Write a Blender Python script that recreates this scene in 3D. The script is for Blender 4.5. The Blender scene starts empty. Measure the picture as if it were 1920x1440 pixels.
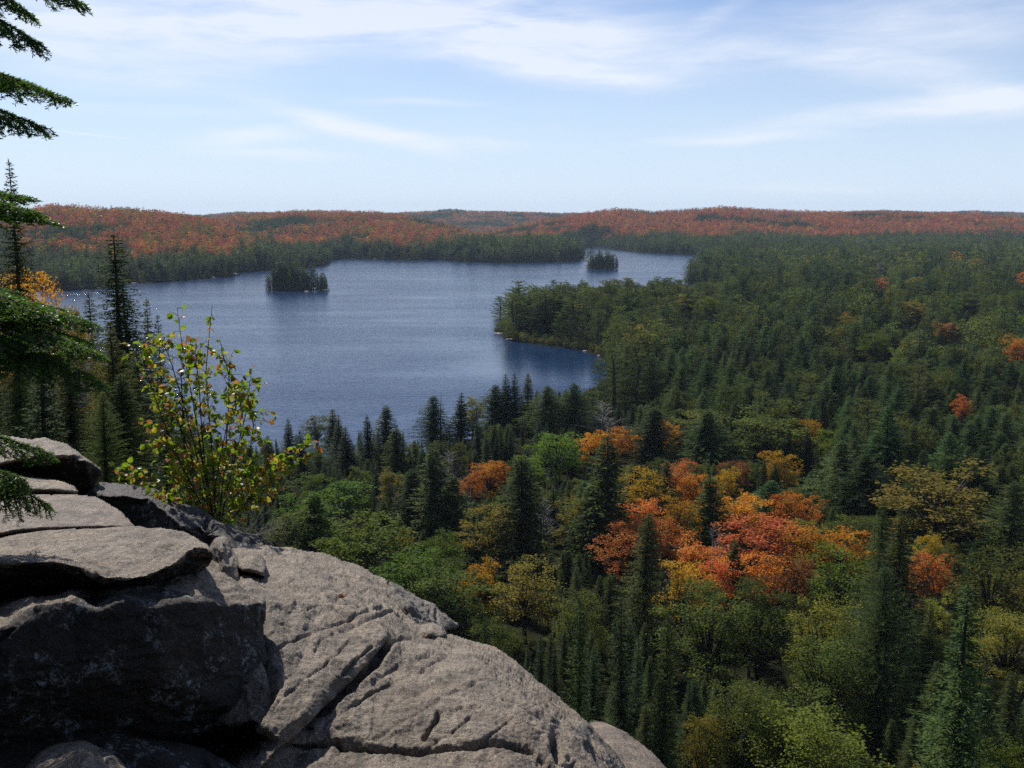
import bpy, math, random
import numpy as np
from mathutils import Vector, geometry

SC = bpy.context.scene
COL = SC.collection
EYE = 70.0                       # eye height above the lake, metres
FPX = 1884.0                     # focal length for a 1920 px wide frame
PITCH = math.atan(310.0 / FPX)
SUN_AZ = math.radians(-31.0)     # from straight ahead (+Y), negative = to the west side
SUN_EL = math.radians(43.0)

# ------------------------------------------------------------------ camera, sky, sun, exposure
cam_d = bpy.data.cameras.new("camera")
cam = bpy.data.objects.new("camera", cam_d)
COL.objects.link(cam)
cam.location = (0, 0, EYE)
cam.rotation_euler = (math.pi / 2 - PITCH, 0, 0)
cam_d.sensor_fit = 'HORIZONTAL'
cam_d.angle = 2 * math.atan(960 / FPX)
cam_d.clip_start = 0.1
cam_d.clip_end = 40000
SC.camera = cam

sun_d = bpy.data.lights.new("sun", 'SUN')
sun_d.energy = 5.0
sun_d.angle = math.radians(0.53)
sun_d.color = (1.0, 0.95, 0.87)
sun = bpy.data.objects.new("sun", sun_d)
COL.objects.link(sun)
SUN_DIR = Vector((math.sin(SUN_AZ) * math.cos(SUN_EL), math.cos(SUN_AZ) * math.cos(SUN_EL), math.sin(SUN_EL)))
sun.rotation_euler = (-SUN_DIR).to_track_quat('-Z', 'Y').to_euler()

SC.view_settings.view_transform = 'Standard'
SC.view_settings.look = 'None'
SC.view_settings.exposure = 0.27
SC.view_settings.gamma = 1.0
SC.render.engine = 'CYCLES'
cy = SC.cycles
cy.max_bounces = 5
cy.diffuse_bounces = 1
cy.glossy_bounces = 2
cy.transmission_bounces = 2
cy.volume_bounces = 0
cy.transparent_max_bounces = 4
cy.caustics_reflective = False
cy.caustics_refractive = False
cy.use_denoising = False
cy.denoiser = 'OPENIMAGEDENOISE'
cy.denoising_input_passes = 'RGB_ALBEDO_NORMAL'
cy.sample_clamp_indirect = 4.0
cy.sample_clamp_direct = 0.0


def ray(x, y):
    """direction of a pixel of the 1920 x 1440 photograph, scaled to one metre of forward (Y) distance"""
    yc = -(np.asarray(y, float) - 720) / FPX
    xc = (np.asarray(x, float) - 960) / FPX
    dy = math.cos(PITCH) + yc * math.sin(PITCH)
    dz = -math.sin(PITCH) + yc * math.cos(PITCH)
    return xc / dy, dz / dy


def at(x, y, Y):
    a, b = ray(x, y)
    return np.array([float(a) * Y, Y, EYE + float(b) * Y])


def to_px(X, Y, Z):
    s, c = math.sin(PITCH), math.cos(PITCH)
    dz = Z - EYE
    f = Y * c - dz * s
    u = Y * s + dz * c
    return 960 + FPX * X / f, 720 - FPX * u / f, f


def N(nt, kind, **kw):
    n = nt.nodes.new(kind)
    for k, v in kw.items():
        if k.startswith('i_'):
            n.inputs[k[2:].replace('_', ' ')].default_value = v
        else:
            setattr(n, k, v)
    return n


def build_world():
    w = bpy.data.worlds.new("World")
    SC.world = w
    w.use_nodes = True
    nt = w.node_tree
    nt.nodes.clear()
    L = nt.links.new
    out = N(nt, 'ShaderNodeOutputWorld')
    bg = N(nt, 'ShaderNodeBackground')
    bg.inputs['Strength'].default_value = 0.073
    L(bg.outputs[0], out.inputs[0])
    sky = N(nt, 'ShaderNodeTexSky', sky_type='NISHITA', sun_disc=False)
    sky.sun_elevation = SUN_EL
    sky.sun_rotation = SUN_AZ
    sky.altitude = 400
    sky.air_density = 1.0
    sky.dust_density = 0.25
    sky.ozone_density = 1.6
    tc = N(nt, 'ShaderNodeTexCoord')
    sp = N(nt, 'ShaderNodeSeparateXYZ')
    L(tc.outputs['Generated'], sp.inputs[0])
    az = N(nt, 'ShaderNodeMath', operation='ARCTAN2')
    L(sp.outputs[0], az.inputs[0]); L(sp.outputs[1], az.inputs[1])
    el = N(nt, 'ShaderNodeMath', operation='ARCSINE')
    L(sp.outputs[2], el.inputs[0])
    cv = N(nt, 'ShaderNodeCombineXYZ')
    L(az.outputs[0], cv.inputs[0]); L(el.outputs[0], cv.inputs[1])
    # wisps warp
    wn = N(nt, 'ShaderNodeTexNoise', i_Scale=9.0, i_Detail=4.0)
    mp0 = N(nt, 'ShaderNodeMapping'); mp0.inputs['Scale'].default_value = (0.5, 1.6, 1)
    L(cv.outputs[0], mp0.inputs[0]); L(mp0.outputs[0], wn.inputs['Vector'])
    sub = N(nt, 'ShaderNodeVectorMath', operation='SUBTRACT'); sub.inputs[1].default_value = (.5, .5, .5)
    L(wn.outputs['Color'], sub.inputs[0])
    mul = N(nt, 'ShaderNodeVectorMath', operation='MULTIPLY'); mul.inputs[1].default_value = (.10, .035, 0)
    L(sub.outputs[0], mul.inputs[0])
    wv = N(nt, 'ShaderNodeVectorMath', operation='ADD')
    L(cv.outputs[0], wv.inputs[0]); L(mul.outputs[0], wv.inputs[1])
    blobs = [  # centre px, half size px, tilt degrees, strength : cirrus banks of that day
        (420, 35, 520, 75, -2, 1.15), (900, 40, 420, 66, 3, 1.0), (1090, 95, 230, 55, 5, .55), (1060, 142, 200, 20, 4, .95),
        (860, 112, 200, 12, 0, .45), (640, 240, 210, 20, 11, 1.0), (760, 268, 100, 18, 14, .6), (450, 262, 120, 16, -3, .9), (520, 293, 150, 9, 3, .75),
        (900, 275, 110, 10, 3, .7), (1600, 218, 330, 22, -7, .6), (1820, 196, 200, 24, -4, .6), (1700, 125, 240, 30, 8, .5),
        (1880, 170, 120, 26, 14, .75), (1650, 55, 420, 60, -4, .7), (1330, 25, 130, 18, -30, .28), (1400, 266, 220, 9, -1, .55),
        (290, 150, 260, 34, 2, .5), (760, 190, 180, 8, -1, .45), (1330, 110, 180, 26, -8, .4), (60, 60, 160, 60, 0, .5), (1480, 350, 260, 9, 3, .4), (300, 215, 240, 12, 2, .3)]
    acc = None
    for (x, y, rx, ry, tilt, st) in blobs:
        a, b = ray(x, y)
        m = N(nt, 'ShaderNodeMapping', vector_type='TEXTURE')
        d = Vector((float(a), 1, float(b))).normalized()
        m.inputs['Location'].default_value = (math.atan2(d.x, d.y), math.asin(d.z), 0)
        m.inputs['Rotation'].default_value = (0, 0, math.radians(-tilt))
        m.inputs['Scale'].default_value = (rx * 1.25 / FPX, ry * 1.6 / FPX, 1)
        L(wv.outputs[0], m.inputs[0])
        ln = N(nt, 'ShaderNodeVectorMath', operation='LENGTH'); L(m.outputs[0], ln.inputs[0])
        mr = N(nt, 'ShaderNodeMapRange', interpolation_type='SMOOTHSTEP')
        mr.inputs['From Min'].default_value = 0; mr.inputs['From Max'].default_value = 1
        mr.inputs['To Min'].default_value = st; mr.inputs['To Max'].default_value = 0
        L(ln.outputs['Value'], mr.inputs['Value'])
        if acc is None:
            acc = mr.outputs[0]
        else:
            ad = N(nt, 'ShaderNodeMath', operation='ADD'); L(acc, ad.inputs[0]); L(mr.outputs[0], ad.inputs[1]); acc = ad.outputs[0]
    st = N(nt, 'ShaderNodeTexNoise', i_Scale=26.0, i_Detail=7.0, i_Roughness=.62)
    mp = N(nt, 'ShaderNodeMapping'); mp.inputs['Scale'].default_value = (.28, 1.7, 1); mp.inputs['Rotation'].default_value = (0, 0, .05)
    L(wv.outputs[0], mp.inputs[0]); L(mp.outputs[0], st.inputs['Vector'])
    mr = N(nt, 'ShaderNodeMapRange'); mr.inputs['From Min'].default_value = .28; mr.inputs['From Max'].default_value = .64
    mr.inputs['To Min'].default_value = 0.32
    L(st.outputs[0], mr.inputs['Value'])
    ad0 = N(nt, 'ShaderNodeMath', operation='ADD'); ad0.inputs[1].default_value = 0.15; L(acc, ad0.inputs[0])
    cl = N(nt, 'ShaderNodeMath', operation='MULTIPLY', use_clamp=True); L(ad0.outputs[0], cl.inputs[0]); L(mr.outputs[0], cl.inputs[1])
    # contrail
    a, b = ray(165, 252)
    m = N(nt, 'ShaderNodeMapping', vector_type='TEXTURE')
    d = Vector((float(a), 1, float(b))).normalized()
    m.inputs['Location'].default_value = (math.atan2(d.x, d.y), math.asin(d.z), 0)
    m.inputs['Rotation'].default_value = (0, 0, math.radians(-5))
    m.inputs['Scale'].default_value = (110 / FPX, 4 / FPX, 1)
    L(cv.outputs[0], m.inputs[0])
    ln = N(nt, 'ShaderNodeVectorMath', operation='LENGTH'); L(m.outputs[0], ln.inputs[0])
    mr2 = N(nt, 'ShaderNodeMapRange'); mr2.inputs['To Min'].default_value = .6; mr2.inputs['To Max'].default_value = 0
    L(ln.outputs['Value'], mr2.inputs['Value'])
    mx = N(nt, 'ShaderNodeMath', operation='MAXIMUM'); L(cl.outputs[0], mx.inputs[0]); L(mr2.outputs[0], mx.inputs[1])
    tr = N(nt, 'ShaderNodeMath', operation='MULTIPLY'); tr.inputs[1].default_value = .80; L(mx.outputs[0], tr.inputs[0])
    mix = N(nt, 'ShaderNodeMix', data_type='RGBA')
    tint = N(nt, 'ShaderNodeMix', data_type='RGBA', blend_type='MULTIPLY'); tint.inputs[0].default_value = 1.0
    tint.inputs[7].default_value = SKY_TINT
    L(sky.outputs[0], tint.inputs[6])
    # pale vapour along the horizon
    hz = N(nt, 'ShaderNodeMapRange', interpolation_type='SMOOTHSTEP')
    hz.inputs[1].default_value = -.02; hz.inputs[2].default_value = .24; hz.inputs[3].default_value = .9; hz.inputs[4].default_value = 0
    L(el.outputs[0], hz.inputs[0])
    vap = N(nt, 'ShaderNodeMix', data_type='RGBA'); vap.inputs[7].default_value = VAPOUR
    L(hz.outputs[0], vap.inputs[0]); L(tint.outputs[2], vap.inputs[6])
    L(tr.outputs[0], mix.inputs[0]); L(vap.outputs[2], mix.inputs[6])
    mix.inputs[7].default_value = CLOUD_COL
    L(mix.outputs[2], bg.inputs[0])


SKY_TINT = (0.86, 0.97, 1.22, 1)
CLOUD_COL = (10.4, 10.9, 12.0, 1)
VAPOUR = (8.2, 9.9, 12.0, 1)
build_world()

# ------------------------------------------------------------------ small helpers
rng = np.random.default_rng(7)
random.seed(7)


def hash3(ix, iy, iz, seed):
    h = (ix.astype(np.int64) * 374761393 + iy.astype(np.int64) * 668265263 + iz.astype(np.int64) * 2147483647 + seed * 974711) & 0xffffffff
    h = ((h ^ (h >> 13)) * 1274126177) & 0xffffffff
    h = (h ^ (h >> 16)) & 0xffffff
    return h / float(0xffffff)


def vnoise(p, seed=0):
    """value noise of an (n,3) array, 0..1"""
    p = np.asarray(p, float)
    i = np.floor(p).astype(np.int64)
    f = p - i
    f = f * f * (3 - 2 * f)
    r = 0
    for dx in (0, 1):
        for dy in (0, 1):
            for dz in (0, 1):
                w = (f[:, 0] if dx else 1 - f[:, 0]) * (f[:, 1] if dy else 1 - f[:, 1]) * (f[:, 2] if dz else 1 - f[:, 2])
                r = r + w * hash3(i[:, 0] + dx, i[:, 1] + dy, i[:, 2] + dz, seed)
    return r


def fbm(p, octaves=4, seed=0, gain=.5):
    a, s, r = 1.0, 0.0, 0.0
    p = np.asarray(p, float)
    for o in range(octaves):
        r = r + a * (vnoise(p * 2 ** o + 17.3 * o, seed + o) - .5)
        s += a
        a *= gain
    return r / s * 2


def fbm2(x, y, scale, octaves=3, seed=0):
    p = np.stack([np.ravel(x) / scale, np.ravel(y) / scale, np.full(np.size(x), .37)], 1)
    return fbm(p, octaves, seed).reshape(np.shape(x))


def sstep(a, b, x):
    t = np.clip((x - a) / (b - a), 0, 1)
    return t * t * (3 - 2 * t)


def poly_sd(px, py, poly):
    """signed distance to a polygon, positive inside; also the nearest point on it"""
    poly = np.asarray(poly, float)
    best = np.full(px.shape, 1e18)
    nx = np.zeros(px.shape); ny = np.zeros(px.shape)
    inside = np.zeros(px.shape, bool)
    n = len(poly)
    for i in range(n):
        ax, ay = poly[i]; bx, by = poly[(i + 1) % n]
        dx, dy = bx - ax, by - ay
        t = np.clip(((px - ax) * dx + (py - ay) * dy) / (dx * dx + dy * dy + 1e-12), 0, 1)
        qx, qy = ax + t * dx, ay + t * dy
        d = (px - qx) ** 2 + (py - qy) ** 2
        m = d < best
        best = np.where(m, d, best); nx = np.where(m, qx, nx); ny = np.where(m, qy, ny)
        if by != ay:
            c = ((ay > py) != (by > py)) & (px < dx * (py - ay) / (dy if dy else 1e-12) + ax)
            inside ^= c
    d = np.sqrt(best)
    return np.where(inside, d, -d), nx, ny


def line_dist(px, py, pts):
    best = np.full(px.shape, 1e18)
    for (ax, ay), (bx, by) in zip(pts[:-1], pts[1:]):
        dx, dy = bx - ax, by - ay
        t = np.clip(((px - ax) * dx + (py - ay) * dy) / (dx * dx + dy * dy + 1e-12), 0, 1)
        d = (px - ax - t * dx) ** 2 + (py - ay - t * dy) ** 2
        best = np.minimum(best, d)
    return np.sqrt(best)


def mesh_of(name, v, faces, mats=(), smooth=False, fmat=None):
    """faces: (n,k) int array or list of such arrays"""
    me = bpy.data.meshes.new(name)
    v = np.asarray(v, np.float32)
    if not isinstance(faces, list):
        faces = [faces]
    faces = [np.asarray(f, np.int32) for f in faces if len(f)]
    me.vertices.add(len(v))
    me.vertices.foreach_set("co", v.ravel())
    loops = np.concatenate([f.ravel() for f in faces])
    tot = np.concatenate([np.full(len(f), f.shape[1], np.int32) for f in faces])
    start = np.concatenate([[0], np.cumsum(tot)[:-1]]).astype(np.int32)
    me.loops.add(len(loops))
    me.loops.foreach_set("vertex_index", loops)
    me.polygons.add(len(tot))
    me.polygons.foreach_set("loop_start", start)
    me.polygons.foreach_set("loop_total", tot)
    if fmat is not None:
        me.polygons.foreach_set("material_index", np.asarray(fmat, np.int32))
    me.polygons.foreach_set("use_smooth", np.full(len(tot), bool(smooth)))
    for m in mats:
        me.materials.append(m)
    me.update()
    me.validate()
    return me


def obj(name, me, parent=None, loc=(0, 0, 0)):
    o = bpy.data.objects.new(name, me)
    COL.objects.link(o)
    o.location = loc
    if parent is not None:
        o.parent = parent
    return o


def tag(o, label=None, cat=None, group=None, kind=None):
    if label: o["label"] = label
    if cat: o["category"] = cat
    if group: o["group"] = group
    if kind: o["kind"] = kind
    return o


class Kites:
    """collects four-cornered leaf or spray shapes"""
    def __init__(self):
        self.v = []

    def add(self, p, d, s, L, W, belly=.5):
        p = np.atleast_2d(p); d = np.atleast_2d(d); s = np.atleast_2d(s)
        L = np.reshape(L, (-1, 1)); W = np.reshape(W, (-1, 1))
        a = p; b = p + d * L * belly + s * W * .5; c = p + d * L; e = p + d * L * belly - s * W * .5
        self.v.append(np.stack([a, b, c, e], 1))

    def arrays(self):
        v = np.concatenate(self.v).reshape(-1, 3)
        return v, np.arange(len(v)).reshape(-1, 4)


def unit(v):
    v = np.asarray(v, float)
    return v / (np.linalg.norm(v, axis=-1, keepdims=True) + 1e-9)


def tubes(paths, sides=5):
    """paths: list of (points (n,3), radii (n)) -> verts, quads"""
    V, F, off = [], [], 0
    for pts, rad in paths:
        pts = np.asarray(pts, float); n = len(pts)
        t = unit(np.gradient(pts, axis=0))
        ref = np.array([0, 0, 1.0]) if abs(t[0, 2]) < .8 else np.array([1.0, 0, 0])
        a = unit(np.cross(t, ref)); b = np.cross(t, a)
        ang = np.linspace(0, 2 * math.pi, sides, endpoint=False)
        ring = pts[:, None] + (a[:, None] * np.cos(ang)[None, :, None] + b[:, None] * np.sin(ang)[None, :, None]) * np.asarray(rad)[:, None, None]
        V.append(ring.reshape(-1, 3))
        i = np.arange(n - 1)[:, None] * sides; j = np.arange(sides)[None]
        q = np.stack([i + j, i + (j + 1) % sides, i + sides + (j + 1) % sides, i + sides + j], -1).reshape(-1, 4) + off
        F.append(q); off += n * sides
    return np.concatenate(V), np.concatenate(F)


# ------------------------------------------------------------------ materials
def new_mat(name):
    m = bpy.data.materials.new(name)
    m.use_nodes = True
    m.node_tree.nodes.clear()
    return m, m.node_tree


def foliage(name, ca, cb, trans=.35, vary=.35, hue=.02, nscale=.6, tcol=None, spec=.06, rough=.8):
    m, nt = new_mat(name)
    L = nt.links.new
    out = N(nt, 'ShaderNodeOutputMaterial')
    oi = N(nt, 'ShaderNodeObjectInfo')
    tc = N(nt, 'ShaderNodeTexCoord')
    ad = N(nt, 'ShaderNodeVectorMath', operation='ADD')
    L(tc.outputs['Object'], ad.inputs[0])
    mu = N(nt, 'ShaderNodeMath', operation='MULTIPLY'); mu.inputs[1].default_value = 40; L(oi.outputs['Random'], mu.inputs[0])
    L(mu.outputs[0], ad.inputs[1])
    no = N(nt, 'ShaderNodeTexNoise', i_Scale=nscale, i_Detail=3.0, i_Roughness=.7); L(ad.outputs[0], no.inputs['Vector'])
    mr = N(nt, 'ShaderNodeMapRange'); mr.inputs['From Min'].default_value = .36; mr.inputs['From Max'].default_value = .64; L(no.outputs[0], mr.inputs[0])
    mix = N(nt, 'ShaderNodeMix', data_type='RGBA'); L(mr.outputs[0], mix.inputs[0])
    mix.inputs[6].default_value = (*ca, 1); mix.inputs[7].default_value = (*cb, 1)
    hs = N(nt, 'ShaderNodeHueSaturation'); L(mix.outputs[2], hs.inputs['Color'])
    r1 = N(nt, 'ShaderNodeMapRange'); r1.inputs['To Min'].default_value = 1 - vary; r1.inputs['To Max'].default_value = 1 + vary; L(oi.outputs['Random'], r1.inputs[0])
    L(r1.outputs[0], hs.inputs['Value'])
    w2 = N(nt, 'ShaderNodeMath', operation='MULTIPLY'); w2.inputs[1].default_value = 7.31; L(oi.outputs['Random'], w2.inputs[0])
    w3 = N(nt, 'ShaderNodeMath', operation='FRACT'); L(w2.outputs[0], w3.inputs[0])
    r2 = N(nt, 'ShaderNodeMapRange'); r2.inputs['To Min'].default_value = .5 - hue; r2.inputs['To Max'].default_value = .5 + hue; L(w3.outputs[0], r2.inputs[0])
    L(r2.outputs[0], hs.inputs['Hue'])
    pb = N(nt, 'ShaderNodeBsdfPrincipled', i_Roughness=rough)
    pb.inputs['Specular IOR Level'].default_value = spec
    L(hs.outputs[0], pb.inputs['Base Color'])
    tr = N(nt, 'ShaderNodeBsdfTranslucent')
    if tcol:
        tm = N(nt, 'ShaderNodeMix', data_type='RGBA', blend_type='MULTIPLY'); tm.inputs[0].default_value = 1
        L(hs.outputs[0], tm.inputs[6]); tm.inputs[7].default_value = (*tcol, 1); L(tm.outputs[2], tr.inputs[0])
    else:
        L(hs.outputs[0], tr.inputs[0])
    ms = N(nt, 'ShaderNodeMixShader'); ms.inputs[0].default_value = trans
    L(pb.outputs[0], ms.inputs[1]); L(tr.outputs[0], ms.inputs[2]); L(ms.outputs[0], out.inputs[0])
    return m


M = {}
M['spruce'] = foliage('spruce_needles', (.028, .048, .016), (.084, .104, .028), .26, .38, .025)
M['fir'] = foliage('fir_needles', (.024, .044, .020), (.060, .084, .032), .24, .35, .02)
M['hemlock'] = foliage('hemlock_needles', (.032, .062, .022), (.092, .130, .038), .32, .45, .03)
M['pine'] = foliage('pine_needles', (.054, .080, .022), (.130, .150, .040), .32, .35, .025)
M['green'] = foliage('green_leaves', (.066, .120, .022), (.140, .200, .034), .44, .30, .02, tcol=(1.3, 1.3, .6))
M['dull'] = foliage('dull_green_leaves', (.062, .092, .022), (.145, .165, .036), .42, .30, .025)
M['sage'] = foliage('sage_leaves', (.095, .125, .030), (.185, .205, .050), .42, .25, .02)
M['lime'] = foliage('lime_leaves', (.080, .125, .024), (.160, .185, .034), .42, .25, .015, tcol=(1.2, 1.2, .5))
M['olive'] = foliage('olive_leaves', (.13, .145, .028), (.27, .22, .038), .42, .30, .025)
M['yellow'] = foliage('yellow_leaves', (.40, .28, .026), (.58, .32, .028), .45, .25, .015, nscale=.9)
M['orange'] = foliage('orange_leaves', (.52, .165, .024), (.64, .33, .036), .45, .25, .015, nscale=.9)
M['red'] = foliage('red_leaves', (.48, .105, .036), (.60, .25, .050), .45, .25, .014, nscale=.9)
M['pink'] = foliage('salmon_leaves', (.52, .135, .058), (.62, .28, .075), .45, .25, .014, nscale=.9)
M['rust'] = foliage('rust_leaves', (.23, .100, .036), (.36, .17, .045), .46, .30, .025)
M['hillred'] = foliage('hillside_red_leaves', (.30, .078, .056), (.40, .135, .062), .48, .28, .025, nscale=.3)


def plain(name, c, rough=.85, c2=None, scale=8, spec=.2, bump=0.0):
    m, nt = new_mat(name)
    L = nt.links.new
    out = N(nt, 'ShaderNodeOutputMaterial')
    pb = N(nt, 'ShaderNodeBsdfPrincipled', i_Roughness=rough)
    pb.inputs['Specular IOR Level'].default_value = spec
    L(pb.outputs[0], out.inputs[0])
    tc = N(nt, 'ShaderNodeTexCoord')
    no = N(nt, 'ShaderNodeTexNoise', i_Scale=scale, i_Detail=5.0); L(tc.outputs['Object'], no.inputs['Vector'])
    mr = N(nt, 'ShaderNodeMapRange'); mr.inputs['From Min'].default_value = .35; mr.inputs['From Max'].default_value = .65; L(no.outputs[0], mr.inputs[0])
    mix = N(nt, 'ShaderNodeMix', data_type='RGBA'); L(mr.outputs[0], mix.inputs[0])
    mix.inputs[6].default_value = (*c, 1); mix.inputs[7].default_value = (*(c2 or c), 1)
    L(mix.outputs[2], pb.inputs['Base Color'])
    if bump:
        b = N(nt, 'ShaderNodeBump', i_Strength=1.0, i_Distance=bump); L(no.outputs[0], b.inputs['Height']); L(b.outputs[0], pb.inputs['Normal'])
    return m


M['bark'] = plain('conifer_bark', (.045, .036, .030), c2=(.09, .075, .062), scale=6)
M['grey'] = plain('grey_wood', (.16, .15, .14), c2=(.26, .245, .23), scale=6)
M['floor'] = plain('forest_floor', (.010, .013, .007), c2=(.024, .024, .012), scale=.25, spec=0.0, rough=1.0)
M['shore'] = plain('shore_stone', (.22, .20, .18), c2=(.36, .33, .30), scale=2.0, bump=.05)


def water_mat():
    m, nt = new_mat('lake_water')
    L = nt.links.new
    out = N(nt, 'ShaderNodeOutputMaterial')
    pb = N(nt, 'ShaderNodeBsdfPrincipled', i_Roughness=.22, i_IOR=1.333)
    pb.inputs['Base Color'].default_value = (.004, .023, .072, 1)
    L(pb.outputs[0], out.inputs[0])
    tc = N(nt, 'ShaderNodeTexCoord')
    mp = N(nt, 'ShaderNodeMapping'); mp.inputs['Rotation'].default_value = (0, 0, .12); mp.inputs['Scale'].default_value = (.34, 1.0, 1)
    L(tc.outputs['Object'], mp.inputs[0])
    n1 = N(nt, 'ShaderNodeTexNoise', i_Scale=.42, i_Detail=3.0, i_Roughness=.55); L(mp.outputs[0], n1.inputs['Vector'])
    n2 = N(nt, 'ShaderNodeTexNoise', i_Scale=1.5, i_Detail=3.0, i_Roughness=.6); L(mp.outputs[0], n2.inputs['Vector'])
    # wind: gusty patches ruffle the surface, the lee of the wooded point lies calm
    mg = N(nt, 'ShaderNodeMapping'); mg.inputs['Scale'].default_value = (.5, 1.3, 1); mg.inputs['Rotation'].default_value = (0, 0, -.2)
    L(tc.outputs['Object'], mg.inputs[0])
    g = N(nt, 'ShaderNodeTexNoise', i_Scale=.011, i_Detail=5.0, i_Roughness=.6); L(mg.outputs[0], g.inputs['Vector'])
    gr = N(nt, 'ShaderNodeMapRange'); gr.inputs['From Min'].default_value = .32; gr.inputs['From Max'].default_value = .68
    gr.inputs['To Min'].default_value = .22; gr.inputs['To Max'].default_value = 1.0
    L(g.outputs[0], gr.inputs[0])
    c = at(1090, 690, 1); s = EYE / (EYE - c[2])
    ml = N(nt, 'ShaderNodeMapping', vector_type='TEXTURE')
    ml.inputs['Location'].default_value = (c[0] * s - 5, s + 10, 0); ml.inputs['Scale'].default_value = (70, 84, 1)
    L(tc.outputs['Object'], ml.inputs[0])
    ln = N(nt, 'ShaderNodeVectorMath', operation='LENGTH'); L(ml.outputs[0], ln.inputs[0])
    lr = N(nt, 'ShaderNodeMapRange', interpolation_type='SMOOTHSTEP'); lr.inputs['From Min'].default_value = .45; lr.inputs['From Max'].default_value = 1.0
    lr.inputs['To Min'].default_value = .34; lr.inputs['To Max'].default_value = 1.0
    L(ln.outputs['Value'], lr.inputs[0])
    st = N(nt, 'ShaderNodeMath', operation='MULTIPLY'); L(gr.outputs[0], st.inputs[0]); L(lr.outputs[0], st.inputs[1])
    rg = N(nt, 'ShaderNodeMapRange'); rg.inputs['To Min'].default_value = .14; rg.inputs['To Max'].default_value = .15
    L(lr.outputs[0], rg.inputs[0]); L(rg.outputs[0], pb.inputs['Roughness'])
    b1 = N(nt, 'ShaderNodeBump', i_Distance=WAVE[0]); L(n1.outputs[0], b1.inputs['Height']); L(st.outputs[0], b1.inputs['Strength'])
    b2 = N(nt, 'ShaderNodeBump', i_Distance=WAVE[1]); L(n2.outputs[0], b2.inputs['Height']); L(st.outputs[0], b2.inputs['Strength']); L(b1.outputs[0], b2.inputs['Normal'])
    L(b2.outputs[0], pb.inputs['Normal'])
    return m


WAVE = (.66, .16)
M['water'] = water_mat()


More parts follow.
